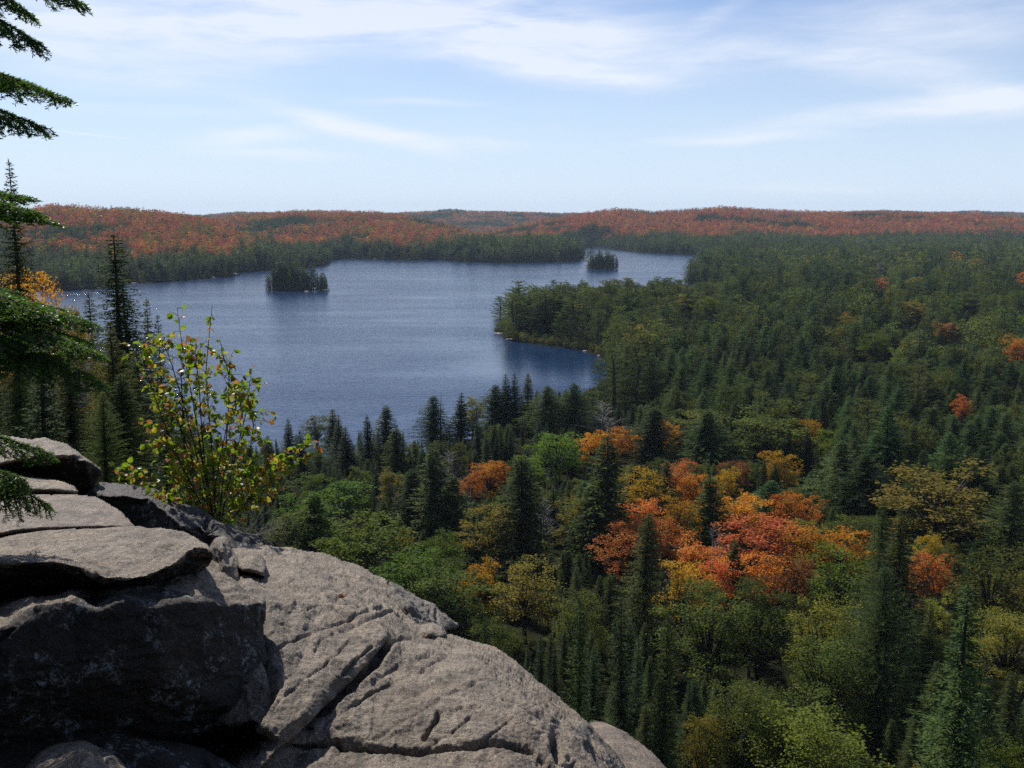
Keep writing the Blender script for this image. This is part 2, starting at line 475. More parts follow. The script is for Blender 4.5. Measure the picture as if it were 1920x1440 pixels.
def granite(name, base=(.43, .348, .258), dark=(.062, .049, .038), lichen=.5, shade_cover=0.0, pale=(.42, .44, .37)):
    m, nt = new_mat(name)
    L = nt.links.new
    out = N(nt, 'ShaderNodeOutputMaterial')
    pb = N(nt, 'ShaderNodeBsdfPrincipled', i_Roughness=.72)
    pb.inputs['Specular IOR Level'].default_value = .35
    L(pb.outputs[0], out.inputs[0])
    tc = N(nt, 'ShaderNodeTexCoord')
    P = tc.outputs['Object']

    def noise(scale, detail=5, rough=.6, vec=P, dist=0):
        n = N(nt, 'ShaderNodeTexNoise', i_Scale=scale, i_Detail=float(detail), i_Roughness=rough, i_Distortion=float(dist)); L(vec, n.inputs['Vector']); return n.outputs[0]

    def ramp(v, a, b, lo=0., hi=1.):
        r = N(nt, 'ShaderNodeMapRange'); r.inputs[1].default_value = a; r.inputs[2].default_value = b; r.inputs[3].default_value = lo; r.inputs[4].default_value = hi
        L(v, r.inputs[0]); return r.outputs[0]

    def mix(f, a, b, bt='MIX'):
        x = N(nt, 'ShaderNodeMix', data_type='RGBA', blend_type=bt)
        if hasattr(f, 'default_value') and not isinstance(f, float): L(f, x.inputs[0])
        else: x.inputs[0].default_value = f
        for k, c in ((6, a), (7, b)):
            if isinstance(c, tuple): x.inputs[k].default_value = (*c, 1)
            else: L(c, x.inputs[k])
        return x.outputs[2]
    mpb = N(nt, 'ShaderNodeMapping'); mpb.inputs['Scale'].default_value = (.7, 1.4, 3.0); mpb.inputs['Rotation'].default_value = (.35, .2, .5); L(P, mpb.inputs[0])
    band = noise(3.2, 6, .65, mpb.outputs[0], 1.2)
    c = mix(ramp(band, .35, .66), base, (base[0] * .62, base[1] * .60, base[2] * .60))
    c = mix(ramp(noise(1.6, 4, .6), .52, .72, 0, .55), c, (base[0] * 1.0, base[1] * .84, base[2] * .68))      # iron-stained pink
    c = mix(ramp(noise(5.5, 8, .78), .47, .66, 0, .85), c, dark)
    c = mix(ramp(noise(17, 6, .75), .52, .66, 0, .6), c, dark)                                                # weathered black
    c = mix(ramp(noise(90, 3, .8), .54, .64, 0, .75), c, (base[0] * .35, base[1] * .33, base[2] * .34))         # biotite
    c = mix(ramp(noise(130, 2, .7), .60, .68, 0, .7), c, (.55, .50, .45))                                       # feldspar
    mps = N(nt, 'ShaderNodeMapping'); mps.inputs['Rotation'].default_value = (0, 0, math.radians(12)); mps.inputs['Scale'].default_value = (1, .16, .5); L(P, mps.inputs[0])
    streak = noise(26, 6, .72, mps.outputs[0], .6)
    c = mix(ramp(streak, .50, .66, 0, .62), c, dark)
    c = mix(ramp(noise(48, 5, .8), .55, .63, 0, .8), c, (.045, .038, .032))                                     # pits
    c = mix(ramp(noise(75, 4, .8), .57, .64, 0, .7), c, (.60, .55, .49))                                        # bright grains
    mpw = N(nt, 'ShaderNodeMapping'); mpw.inputs['Rotation'].default_value = (0, 0, math.radians(20)); mpw.inputs['Scale'].default_value = (1, .35, 1); L(P, mpw.inputs[0])
    c = mix(ramp(noise(3.4, 6, .72, mpw.outputs[0], .8), .52, .66, 0, .58), c, (.085, .072, .060))              # broad weathering stains
    l1 = ramp(noise(26, 6, .8), .60 - .04 * lichen, .66)
    l2 = ramp(noise(2.6, 4, .6), .56 - .10 * lichen, .66)
    lm = N(nt, 'ShaderNodeMath', operation='MULTIPLY'); L(l1, lm.inputs[0]); L(l2, lm.inputs[1])
    if shade_cover:
        c = mix(ramp(noise(2.0, 6, .75), .30, .52, shade_cover * .7, shade_cover), c, (.042, .033, .026))  # near-black layer paints the shade of the rock faces into the colour
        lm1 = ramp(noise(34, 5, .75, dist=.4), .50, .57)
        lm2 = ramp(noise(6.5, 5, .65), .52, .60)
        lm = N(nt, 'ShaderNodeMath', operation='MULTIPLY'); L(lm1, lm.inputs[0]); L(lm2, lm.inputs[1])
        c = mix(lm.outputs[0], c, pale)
    else:
        c = mix(lm.outputs[0], c, pale)
    L(c, pb.inputs['Base Color'])
    b1 = N(nt, 'ShaderNodeBump', i_Strength=1.0, i_Distance=.036); L(noise(22, 7, .68), b1.inputs['Height'])
    b0 = N(nt, 'ShaderNodeBump', i_Strength=1.0, i_Distance=.03, invert=True); L(streak, b0.inputs['Height']); L(b1.outputs[0], b0.inputs['Normal'])
    b1 = b0
    b2 = N(nt, 'ShaderNodeBump', i_Strength=1.0, i_Distance=.009); L(noise(120, 5, .7), b2.inputs['Height']); L(b1.outputs[0], b2.inputs['Normal'])
    L(b2.outputs[0], pb.inputs['Normal'])
    return m


M['granite'] = granite('weathered_granite')
M['granite_grey'] = granite('grey_granite', (.28, .248, .206), lichen=.9)
M['granite_shade'] = granite('painted_shade_granite', (.15, .12, .095), shade_cover=.88, pale=(.36, .38, .37))  # dark tone is painted shade; only the pale lichen is real growth
M['granite_black'] = granite('blackened_granite', (.085, .078, .072), dark=(.030, .027, .025), lichen=.3)
M['granite_pink'] = granite('pink_granite', (.40, .31, .235), lichen=.3)

# ------------------------------------------------------------------ lake outline and terrain
SHORE_PX = [(-500, 590), (-300, 572), (-50, 552), (130, 545), (200, 540), (240, 532), (330, 527), (390, 522), (437, 517), (447, 511), (520, 506), (560, 503), (600, 499), (618, 494), (622, 487),
            (650, 485), (700, 486), (760, 488), (830, 487), (870, 491), (960, 493), (1040, 491), (1088, 488), (1096, 478), (1094, 464), (1116, 462), (1150, 468), (1200, 473), (1260, 476),
            (1308, 478), (1316, 490), (1310, 498), (1320, 510), (1289, 521), (1283, 531), (1350, 535), (1360, 546), (1368, 566), (1300, 577), (1200, 578), (1100, 581), (1000, 590), (945, 606), (930, 616),
            (926, 624), (944, 628), (950, 638), (1000, 645), (1095, 658), (1130, 671), (1148, 686), (1142, 704), (1120, 724), (1080, 748), (1000, 785), (900, 820), (800, 848), (650, 866),
            (480, 872), (300, 840), (150, 775), (-100, 700), (-500, 640)]


def px_ground(x, y, z=0.0):
    a, b = ray(x, y)
    Y = (z - EYE) / float(b)
    return float(a) * Y, Y


LAKE = [px_ground(x, y) for x, y in SHORE_PX]
ISLANDS = [(-0.0, 0), ]
i1 = px_ground(545, 544); i1b = px_ground(605, 546); i2 = px_ground(1130, 505)
ISL = [(i1[0], i1[1] + 8, 27, 18), (i1b[0], i1b[1] + 5, 7.5, 6.5), (i2[0], i2[1] + 10, 23, 16)]

RIDGES = [  # distance, front width, back width, [(px x, crest px y)]
    (2050, 560, 500, [(-900, 404), (-400, 398), (-100, 398), (60, 402), (130, 394), (200, 399), (260, 397), (330, 402), (400, 408), (470, 422), (540, 440), (620, 470), (680, 520)]),
    (2700, 620, 500, [(250, 425), (380, 412), (430, 407), (500, 402), (560, 398), (650, 397), (720, 399), (780, 404), (850, 416), (950, 436), (1050, 470)]),
    (3150, 640, 600, [(860, 440), (950, 418), (1050, 405), (1100, 400), (1150, 396), (1220, 400), (1340, 394), (1450, 399), (1550, 400), (1650, 401), (1760, 401), (1850, 404), (1950, 409), (2100, 410), (2800, 404)]),
    (5600, 900, 900, [(-900, 402), (-100, 403), (400, 406), (460, 402), (560, 403), (700, 405), (800, 400), (850, 396), (900, 400), (1000, 401), (1100, 403), (1300, 404), (1560, 401), (1640, 396), (1720, 401), (1800, 397), (1880, 400), (1950, 401), (2100, 403), (2800, 400)]),
]


def near_drop(r, azd):
    right = np.interp(r, [0, 4, 6, 8.5, 12, 20, 40, 80, 120, 200, 300, 5000], [-3.0, -3.1, -3.6, -5.5, -11, -26, -42, -53, -60, -65.5, -68, -68.5])
    left = np.interp(r, [0, 4, 8, 12, 20, 40, 60, 120, 250, 400, 5000], [-3.0, -3.1, -3.4, -4.6, -6.5, -9.5, -13, -33, -59, -68, -68.5])
    w = sstep(-23, -11, azd)
    w = np.where(azd > 70, w * (1 - sstep(70, 120, azd)), w)
    return left * (1 - w) + right * w


def ground_z(X, Y):
    X = np.asarray(X, float); Y = np.asarray(Y, float)
    r = np.hypot(X, Y)
    azd = np.degrees(np.arctan2(X, Y))
    base = EYE + near_drop(r, azd)
    u = np.where(Y > 50, 960 + FPX * math.cos(PITCH) * X / np.maximum(Y, 50), np.where(X < 0, -900, 2800))
    h = np.zeros_like(r)
    for D, wf, wb, pts in RIDGES:
        yc = np.interp(u, [p[0] for p in pts], [p[1] for p in pts])
        yc = np.where(D < 5000, 400 + (yc - 400) * 1.45, yc - 2.5)
        Hc = EYE + (410 - yc) * D / FPX - 17.0
        ends = sstep(pts[0][0] - 300, pts[0][0], u) * (1 - sstep(pts[-1][0], pts[-1][0] + 200, u))
        dd = Y - D
        prof = np.where(dd < 0, np.exp(-(dd / wf) ** 2), np.exp(-(dd / wb) ** 2))
        h = np.maximum(h, np.maximum(Hc, 0) * prof * ends)
    roll = fbm2(X, Y, 420, 3, 3) * 12 + fbm2(X, Y, 120, 2, 9) * 3
    far = sstep(250, 700, r)
    z = base + np.maximum(h - 2, 0) + far * (roll * (.35 + .65 * sstep(10, 50, h)) + 4)
    sd, _, _ = poly_sd(X, Y, LAKE)
    land = -sd
    for ix, iy, ia, ib in ISL:
        e = (1 - np.sqrt(((X - ix) / ia) ** 2 + ((Y - iy) / ib) ** 2)) * min(ia, ib)
        land = np.maximum(land, e)
    shore = np.where(land > 0, np.minimum(.4 + land * .12, z), np.maximum(land * .25, -3.0))
    k = sstep(0, 70, land)
    return np.where(land > 0, shore * (1 - k) + z * k, shore)


def land_dist(X, Y):
    sd, _, _ = poly_sd(np.asarray(X, float), np.asarray(Y, float), LAKE)
    return -sd


def build_ground():
    ang = np.concatenate([np.arange(-180, -42, 6.0), np.arange(-42, 42.01, .22), np.arange(48, 180, 6.0)])
    rad = np.exp(np.linspace(math.log(1.2), math.log(8500), 420))
    A, R = np.meshgrid(np.radians(ang), rad, indexing='ij')
    X = np.sin(A) * R; Y = np.cos(A) * R
    Z = ground_z(X, Y)
    na, nr = A.shape
    v = np.stack([X, Y, Z], -1).reshape(-1, 3)
    i = np.arange(na)[:, None]; j = np.arange(nr - 1)[None]
    i2 = (i + 1) % na
    q = np.stack([i * nr + j, i * nr + j + 1, i2 * nr + j + 1, i2 * nr + j], -1).reshape(-1, 4)
    v = np.concatenate([v, [[0, 0, EYE - 3.0]]])
    tri = np.stack([np.full(na, len(v) - 1), np.arange(na) * nr, ((np.arange(na) + 1) % na) * nr], -1)
    me = mesh_of('ground', v, [q, tri], [M['floor']], smooth=True)
    tag(obj('ground', me), kind='structure')


build_ground()
lk = mesh_of('lake', [(-2600, 120, 0), (2600, 120, 0), (2600, 4200, 0), (-2600, 4200, 0)], np.array([[0, 1, 2, 3]]), [M['water']])
tag(obj('lake', lk), kind='structure')

# ------------------------------------------------------------------ foreground rock
ROCK_POLYS = []


def interp_cdt(gx, gy, pts):
    """piecewise linear 1/depth over the control points"""
    xy = [(p[0], p[1]) for p in pts]
    val = []
    for x, y, d in pts:
        if d < 0:
            _, b = ray(x, y); d = d / float(b)
        val.append(1.0 / d)
    vs, es, fs, ov, oe, of = geometry.delaunay_2d_cdt([Vector(p) for p in xy], [], [], 0, 1e-5)
    vv = [val[o[0]] for o in ov]
    out = np.full(gx.shape, np.nan)
    for f in fs:
        (ax, ay), (bx, by), (cx, cy_) = (vs[k] for k in f)
        det = (by - cy_) * (ax - cx) + (cx - bx) * (ay - cy_)
        if abs(det) < 1e-9: continue
        l1 = ((by - cy_) * (gx - cx) + (cx - bx) * (gy - cy_)) / det
        l2 = ((cy_ - ay) * (gx - cx) + (ax - cx) * (gy - cy_)) / det
        l3 = 1 - l1 - l2
        m = (l1 > -1e-6) & (l2 > -1e-6) & (l3 > -1e-6)
        out[m] = (l1 * vv[f[0]] + l2 * vv[f[1]] + l3 * vv[f[2]])[m]
    for _ in range(400):                      # carry the rim values outwards over what the survey points do not enclose
        miss = np.isnan(out)
        if not miss.any(): break
        p = np.pad(out, 1, constant_values=np.nan)
        nb = np.stack([p[:-2, 1:-1], p[2:, 1:-1], p[1:-1, :-2], p[1:-1, 2:]])
        ok = ~np.isnan(nb)
        cnt = ok.sum(0); s = np.where(ok, nb, 0).sum(0)
        f = miss & (cnt > 0)
        out[f] = s[f] / cnt[f]
    return out


def blur(a, n):
    k = np.array([1, 4, 6, 4, 1]) / 16.0
    for _ in range(n):
        for ax in (0, 1):
            p = np.pad(a, [(2, 2) if i == ax else (0, 0) for i in (0, 1)], mode='edge')
            a = sum(k[i] * np.take(p, np.arange(i, i + a.shape[ax]), axis=ax) for i in range(5))
    return a


def rock(name, label, cat, poly, pts, mats, step=2.0, smooth=3, rough=.02, fine=.006, cracks=(), round_px=14, round_m=.10, thick=.8, slope=.36, matf=None, seed=1, jag=2.0, big=.0, group=None, edges=()):
    """a rock whose outline and faces were surveyed from the viewpoint; closed, with thickness"""
    poly = np.asarray(poly, float)
    ROCK_POLYS.append(poly)
    x0, y0 = poly.min(0) - 2 * step; x1, y1 = poly.max(0) + 2 * step
    gx, gy = np.meshgrid(np.arange(x0, x1 + step, step), np.arange(y0, y1 + step, step), indexing='ij')
    sd, nx, ny = poly_sd(gx, gy, poly)
    j = fbm(np.stack([gx.ravel() / 14, gy.ravel() / 14, np.full(gx.size, seed * 3.1)], 1), 3, seed).reshape(gx.shape) * jag
    sd = sd + j
    inv = blur(interp_cdt(gx, gy, pts), smooth)
    D = 1 / inv
    d = np.clip(sd / round_px, 0, 1)
    D = D + round_m * (1 - np.sqrt(np.clip(1 - (1 - d) ** 2, 0, 1)))
    a, b = ray(gx, gy)
    P = np.stack([a * D, D, EYE + b * D], -1)

    def normals(P):
        return unit(np.cross(np.gradient(P, axis=1), np.gradient(P, axis=0)))
    n = normals(P)
    for pl, wpx, dep in cracks:
        wob = fbm(np.stack([gx.ravel() / 9, gy.ravel() / 9, np.full(gx.size, 5.5)], 1), 3, 77).reshape(gx.shape) * 4
        dl = line_dist(gx + wob, gy - wob, pl)
        P = P - n * (dep * np.exp(-(dl / wpx) ** 2))[..., None]
    fl = P.reshape(-1, 3)
    disp = rough * fbm(fl * 7, 4, seed, .55) + fine * fbm(fl * 45, 3, seed + 20, .6)
    if big: disp = disp + big * fbm(fl * 2.2, 3, seed + 40)
    # exfoliation ledges: thin terraced layers
    lay = fbm(fl * np.array([1.6, 1.6, 4.0]), 3, seed + 60)
    disp = disp + rough * .9 * (np.abs(((lay * 4) % 1) - .5) - .25)
    P = P + n * (disp.reshape(gx.shape) * np.clip(sd / 5, .15, 1))[..., None]
    ok = sd > -.7 * step
    cell = ok[:-1, :-1] & ok[1:, :-1] & ok[1:, 1:] & ok[:-1, 1:]
    nxg, nyg = gx.shape
    ci, cj = np.nonzero(cell)
    q = np.stack([ci * nyg + cj, ci * nyg + cj + 1, (ci + 1) * nyg + cj + 1, (ci + 1) * nyg + cj], -1)
    used = np.unique(q)
    remap = np.full(nxg * nyg, -1); remap[used] = np.arange(len(used))
    q = remap[q]
    v = P.reshape(-1, 3)[used]
    nv = len(v)
    a_dir = a.min() - .04 if thick > .45 else float(np.mean(a))
    back = v + np.array([a_dir * thick, thick, -thick * slope])
    e = np.concatenate([q[:, [0, 1]], q[:, [1, 2]], q[:, [2, 3]], q[:, [3, 0]]])
    key = np.sort(e, 1); key = key[:, 0] * nv + key[:, 1]
    uq, idx, cnt = np.unique(key, return_index=True, return_counts=True)
    be = e[idx[cnt == 1]]
    side = np.stack([be[:, 1], be[:, 0], be[:, 0] + nv, be[:, 1] + nv], -1)
    faces = np.concatenate([q, q[:, ::-1] + nv, side])
    fm = None
    if matf is not None:
        cx = gx.reshape(-1)[used][q].mean(1); cyy = gy.reshape(-1)[used][q].mean(1)
        nn = n.reshape(-1, 3)[used][q[:, 0]]
        fm = np.concatenate([matf(cx, cyy, nn), np.zeros(len(q) + len(side), int)])
    me = mesh_of(name, np.concatenate([v, back]), faces, mats, smooth=True, fmat=fm)
    o = obj(name, me)
    tag(o, label, cat, group)
    return o


def rocks():
    G, GS, GG, GP, GB = M['granite'], M['granite_shade'], M['granite_grey'], M['granite_pink'], M['granite_black']
    H_poly = [(440, 1028), (470, 1022), (500, 1022), (540, 1026), (580, 1034), (620, 1040), (640, 1050), (665, 1057), (700, 1075), (722, 1085), (740, 1105), (775, 1122), (805, 1142), (830, 1165), (838, 1188),
              (870, 1198), (905, 1206), (935, 1216), (960, 1234), (985, 1255), (1010, 1278), (1045, 1305), (1075, 1330), (1105, 1357), (1130, 1385), (1160, 1418), (1190, 1470), (1230, 1580), (430, 1580), (450, 1452), (508, 1392), (470, 1362), (400, 1362), (400, 1040)]
    H_pts = [(400, 1035, 7.0), (440, 1028, 7.2), (500, 1022, 7.5), (540, 1026, 7.7), (640, 1050, 7.8), (700, 1075, 7.6), (740, 1105, 7.4), (830, 1165, 6.9), (870, 1198, 6.5), (960, 1234, 6.15), (1045, 1305, 5.6), (1105, 1357, 5.2),
             (1160, 1418, 4.9), (1230, 1580, 4.2), (500, 1060, -2.43), (560, 1062, -2.46), (620, 1075, -2.50), (500, 1130, -2.08), (500, 1200, -2.10), (600, 1120, -2.30), (700, 1130, -2.55), (650, 1180, -2.32), (560, 1250, -2.20), (512, 1300, -2.2), (470, 1370, -2.25), (400, 1200, -2.1), (400, 1362, -2.32),
             (722, 1195, -2.35), (660, 1240, -2.27), (600, 1300, -2.24), (570, 1335, -2.24), (510, 1388, -2.26), (450, 1450, -2.30),
             (732, 1204, 5.42), (682, 1262, 4.95), (620, 1320, 4.54), (590, 1352, 4.36), (535, 1408, 4.15), (478, 1462, 3.95), (440, 1580, 3.3),
             (760, 1190, -2.60), (760, 1230, -2.43), (800, 1260, -2.38), (700, 1330, -2.38), (600, 1400, -2.40), (800, 1340, -2.34), (900, 1300, -2.38), (900, 1240, -2.48), (950, 1280, -2.45), (1000, 1330, -2.42), (900, 1380, -2.35), (1000, 1400, -2.42), (700, 1388, -2.37),
             (560, 1420, -2.43), (700, 1420, -2.40), (900, 1420, -2.38), (1050, 1440, -2.45), (560, 1580, -2.35), (800, 1580, -2.30), (1000, 1580, -2.35), (1080, 1370, -2.55), (1120, 1450, -2.56)]
    cr = [([(495, 1228), (530, 1212), (560, 1198), (610, 1180), (660, 1160), (695, 1142), (720, 1140)], 2.6, .022), ([(640, 1185), (672, 1172), (698, 1160), (712, 1150), (738, 1146), (760, 1160)], 4, .035),
          ([(590, 1226), (600, 1205), (625, 1193)], 3, .018), ([(515, 1330), (560, 1285), (610, 1250), (655, 1205)], 1.8, .012), ([(640, 1340), (700, 1300), (770, 1262), (850, 1225)], 2.2, .016), ([(700, 1385), (760, 1345), (860, 1290), (960, 1255)], 1.8, .010), ([(520, 1100), (580, 1078), (640, 1068)], 1.8, .010), ([(900, 1395), (960, 1350), (1010, 1320)], 2.0, .014), ([(560, 1150), (630, 1125), (690, 1105)], 1.6, .008), ([(536, 1406), (580, 1400), (630, 1390), (640, 1400), (720, 1404), (800, 1409), (860, 1403), (910, 1393), (960, 1397), (1000, 1410), (1040, 1440), (1060, 1490)], 4.5, .06),
          ([(797, 1382), (808, 1360), (818, 1348), (823, 1335)], 4.0, .06), ([(700, 1282), (740, 1250), (780, 1235), (805, 1228)], 4, .022), ([(665, 1322), (720, 1288), (740, 1275)], 3, .015), ([(1040, 1388), (1050, 1420), (1075, 1440)], 8, .07),
          ([(948, 1308), (972, 1314)], 5, .05), ([(985, 1270), (992, 1280)], 5, .04), ([(1045, 1340), (1062, 1345)], 5, .04), ([(880, 1345), (840, 1380), (800, 1405)], 2.4, .015), ([(820, 1335), (870, 1328), (900, 1330)], 2, .01),
          ([(520, 1320), (540, 1300), (560, 1290)], 2.5, .012), ([(770, 1110), (760, 1135), (790, 1160)], 7, .04), ([(730, 1203), (760, 1195), (800, 1192)], 3, .03),
          ([(735, 1200), (705, 1240), (680, 1266), (620, 1324), (590, 1356), (535, 1412), (478, 1466)], 5.5, .11), ([(498, 1135), (500, 1230), (514, 1288), (482, 1348), (466, 1368)], 8, .10), ([(640, 1268), (668, 1238), (700, 1212)], 2.5, .02)]

    def hm(cx, cy_, n):
        return ((cx - 560) * .62 - (cy_ - 1080) * .55 + fbm2(cx, cy_, 60, 3, 5) * 60 > 190).astype(int)
    rock('granite_slab', 'broad domed grey granite slab split by a long diagonal fracture', 'rock slab', H_poly, H_pts, [G, GG], cracks=cr, rough=.03, fine=.011, round_px=20, round_m=.16, thick=1.6, slope=.42, seed=3, jag=3, big=.03, matf=hm, smooth=1)
    rock('granite_shoulder', 'pale pinkish granite shoulder emerging behind the lower end of the fractured slab', 'rock slab',
         [(1085, 1372), (1112, 1362), (1130, 1360), (1150, 1363), (1175, 1375), (1200, 1392), (1230, 1418), (1255, 1445), (1310, 1520), (1330, 1580), (1150, 1580), (1100, 1420)],
         [(1085, 1372, 6.3), (1130, 1360, 6.3), (1175, 1375, 6.2), (1230, 1418, 5.9), (1310, 1520, 5.3), (1150, 1400, 5.8), (1180, 1450, 5.4), (1230, 1500, 5.1), (1150, 1580, 4.6), (1330, 1580, 5.0)], [GP], seed=5, slope=.5, thick=1.2, round_m=.2, round_px=22, rough=.012)
    rock('broken_rock', 'rough jagged grey rock crumbling at the far rim of the slab', 'rock',
         [(728, 1090), (745, 1098), (775, 1112), (800, 1127), (822, 1140), (842, 1158), (860, 1170), (862, 1176), (838, 1182), (826, 1190), (790, 1184), (768, 1165), (748, 1140), (735, 1115)],
         [(728, 1090, 7.4), (775, 1112, 7.3), (822, 1140, 7.1), (862, 1173, 7.0), (830, 1190, 6.55), (790, 1184, 6.4), (768, 1165, 6.55), (745, 1130, 6.9), (790, 1140, 6.85), (800, 1165, 6.7), (830, 1165, 6.85), (765, 1130, 6.8)], [GG], rough=.05, fine=.014, seed=8, jag=5, step=1.5, slope=.42, round_px=8, big=.04)
    rock('rounded_rock', 'small rounded brown rock lodged between the slab and the jagged rim rock', 'rock',
         [(780, 1182), (792, 1173), (812, 1171), (828, 1178), (837, 1190), (826, 1197), (800, 1200), (786, 1196)], [(780, 1182, 6.3), (812, 1171, 6.4), (837, 1190, 6.3), (808, 1184, 6.1), (800, 1200, 6.1), (826, 1197, 6.15)], [G], step=1.5, seed=11, thick=.3, rough=.012, round_px=9, round_m=.08)
    D2 = [(-140, 1150), (-60, 1140), (0, 1126), (60, 1112), (110, 1106), (180, 1100), (230, 1094), (290, 1080), (340, 1066), (385, 1058), (420, 1075), (450, 1100), (470, 1112), (497, 1122), (498, 1150), (493, 1190), (500, 1230), (507, 1262), (509, 1288), (500, 1310), (478, 1345), (460, 1368), (440, 1392), (420, 1414), (380, 1450), (340, 1500), (-140, 1500)]
    D2p = [(-140, 1150, 4.7), (0, 1126, 4.75), (60, 1112, 4.78), (110, 1106, 4.78), (180, 1100, 4.8), (230, 1094, 4.82), (-140, 1200, 4.0), (-140, 1240, 3.72), (385, 1058, 5.0), (340, 1066, 4.9), (290, 1083, 4.75), (450, 1100, 4.95), (497, 1121, 4.90), (420, 1100, 4.80), (300, 1115, 4.36), (430, 1131, 4.58), (496, 1131, 4.80), (350, 1128, 4.32), (300, 1128, 4.22), (0, 1160, 4.14), (0, 1178, 3.94), (60, 1124, 4.22), (72, 1140, 4.02), (130, 1114, 4.26), (135, 1128, 4.08), (230, 1106, 4.32), (230, 1120, 4.15),
           (498, 1150, 4.80), (430, 1146, 4.54), (300, 1146, 4.17), (180, 1146, 4.06), (72, 1160, 3.97), (493, 1190, 4.77), (507, 1262, 4.70), (430, 1270, 4.44), (300, 1270, 4.10), (150, 1270, 3.97), (0, 1270, 3.84), (-140, 1270, 3.7), (500, 1310, 4.62), (420, 1414, 4.55), (460, 1368, 4.52), (440, 1330, 4.42), (300, 1400, 4.28), (150, 1400, 4.1), (0, 1400, 3.95), (-140, 1500, 3.9), (340, 1500, 4.5), (480, 1200, 4.68), (485, 1290, 4.58)]

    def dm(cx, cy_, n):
        return (cy_ + fbm2(cx, cy_, 25, 3, 4) * 6 > np.interp(cx, [-140, 0, 60, 130, 230, 300, 430, 500], [1240, 1178, 1138, 1124, 1112, 1104, 1130, 1132])).astype(int)  # front face below the rim takes the painted shade colour
    rock('lichen_boulder', 'dark overhanging boulder face blotched with pale lichen', 'boulder', D2, D2p, [G, GS], smooth=2, rough=.022, fine=.007, seed=13, thick=1.1, slope=.40, round_px=8, round_m=.07, matf=dm, jag=3, big=.02,
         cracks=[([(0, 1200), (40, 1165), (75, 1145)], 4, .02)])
    D1 = [(-140, 1035), (-60, 1020), (0, 1011), (40, 1002), (100, 994), (180, 991), (261, 986), (280, 992), (291, 994), (302, 990), (342, 996), (366, 1007), (389, 1022), (404, 1041), (392, 1060), (366, 1077), (329, 1088), (291, 1097), (254, 1106), (216, 1106), (100, 1112), (0, 1118), (-140, 1135)]
    D1p = [(-140, 1035, 5.2), (0, 1011, 5.35), (100, 994, 5.45), (261, 986, 5.45), (342, 996, 5.15), (389, 1022, 4.8), (404, 1041, 4.65), (100, 1030, 4.72), (0, 1035, 4.68), (250, 1030, 4.78), (320, 1020, 4.82), (-140, 1065, 4.15),
           (0, 1053, 4.30), (60, 1054, 4.32), (110, 1054, 4.34), (150, 1063, 4.32), (198, 1084, 4.18), (236, 1087, 4.18), (271, 1081, 4.24), (319, 1061, 4.40), (336, 1050, 4.5), (352, 1034, 4.64), (384, 1030, 4.7),
           (0, 1062, 4.36), (110, 1064, 4.40), (150, 1074, 4.38), (198, 1092, 4.30), (240, 1095, 4.32), (280, 1089, 4.38), (325, 1070, 4.50), (345, 1055, 4.62), (365, 1042, 4.74),
           (0, 1118, 4.62), (-140, 1135, 4.4), (110, 1110, 4.66), (198, 1106, 4.6), (254, 1106, 4.62), (330, 1088, 4.75), (392, 1060, 4.82)]
    rock('granite_ledge', 'thick rounded granite ledge capping the dark lichen boulder', 'rock ledge', D1, D1p, [G, GS], smooth=1, rough=.022, fine=.009, seed=17, thick=1.0, slope=.34, round_px=8, round_m=.07, jag=2.5, step=1.6, big=.015,
         matf=lambda cx, cy_, n: (cy_ + fbm2(cx, cy_, 20, 3, 4) * 5 > np.interp(cx, [-140, 0, 110, 150, 198, 236, 271, 319, 340, 355, 404], [1070, 1058, 1060, 1069, 1088, 1091, 1085, 1066, 1052, 1040, 1050])).astype(int))  # painted shade starts under the lit edge of the ledge
    rock('granite_shelf', 'smooth pale granite shelf lying level behind the rounded ledge', 'rock ledge',
         [(-140, 915), (-60, 920), (0, 924), (60, 928), (140, 928), (180, 932), (205, 945), (230, 962), (245, 978), (258, 992), (200, 997), (100, 1005), (40, 1015), (0, 1026), (-140, 1050)],
         [(-140, 915, 7.3), (0, 924, 7.3), (140, 928, 7.3), (180, 932, 7.2), (205, 945, 6.95), (245, 978, 6.3), (258, 990, 6.1), (100, 960, 6.45), (0, 960, 6.3), (-140, 1012, 5.40), (0, 998, 5.60), (40, 992, 5.67), (80, 989, 5.75), (120, 987, 5.84), (160, 986, 5.92), (200, 985, 6.02), (235, 984, 6.12), (-140, 1024, 5.50), (0, 1009, 5.70), (40, 1001, 5.76), (80, 997, 5.83), (120, 995, 5.90), (160, 993, 5.98), (200, 991, 6.06), (-140, 1050, 5.6), (0, 1026, 5.78)], [GP], seed=19, slope=.31, thick=1.0, rough=.010, fine=.005, round_px=12, smooth=2)
    rock('flat_stone', 'flat grey stone wedged under the perched boulder', 'rock', [(-140, 875), (-60, 880), (0, 885), (20, 887), (40, 893), (80, 897), (120, 903), (140, 912), (147, 921), (143, 928), (60, 928), (-140, 924)],
         [(-140, 875, 8.0), (0, 885, 8.0), (80, 897, 7.9), (140, 912, 7.6), (147, 921, 7.5), (60, 915, 7.45), (0, 915, 7.4), (-140, 915, 7.4), (100, 916, 7.42), (0, 928, 7.5), (143, 928, 7.5)], [G], seed=23, slope=.30, thick=.6, rough=.012, round_px=8, step=1.6)
    A_poly = [(-140, 812), (-60, 815), (0, 817), (30, 820), (60, 824), (85, 820), (105, 826), (125, 832), (145, 846), (160, 858), (173, 866), (178, 872), (190, 880), (194, 892), (180, 903), (172, 920), (150, 932), (100, 925), (60, 912), (20, 896), (-140, 894)]
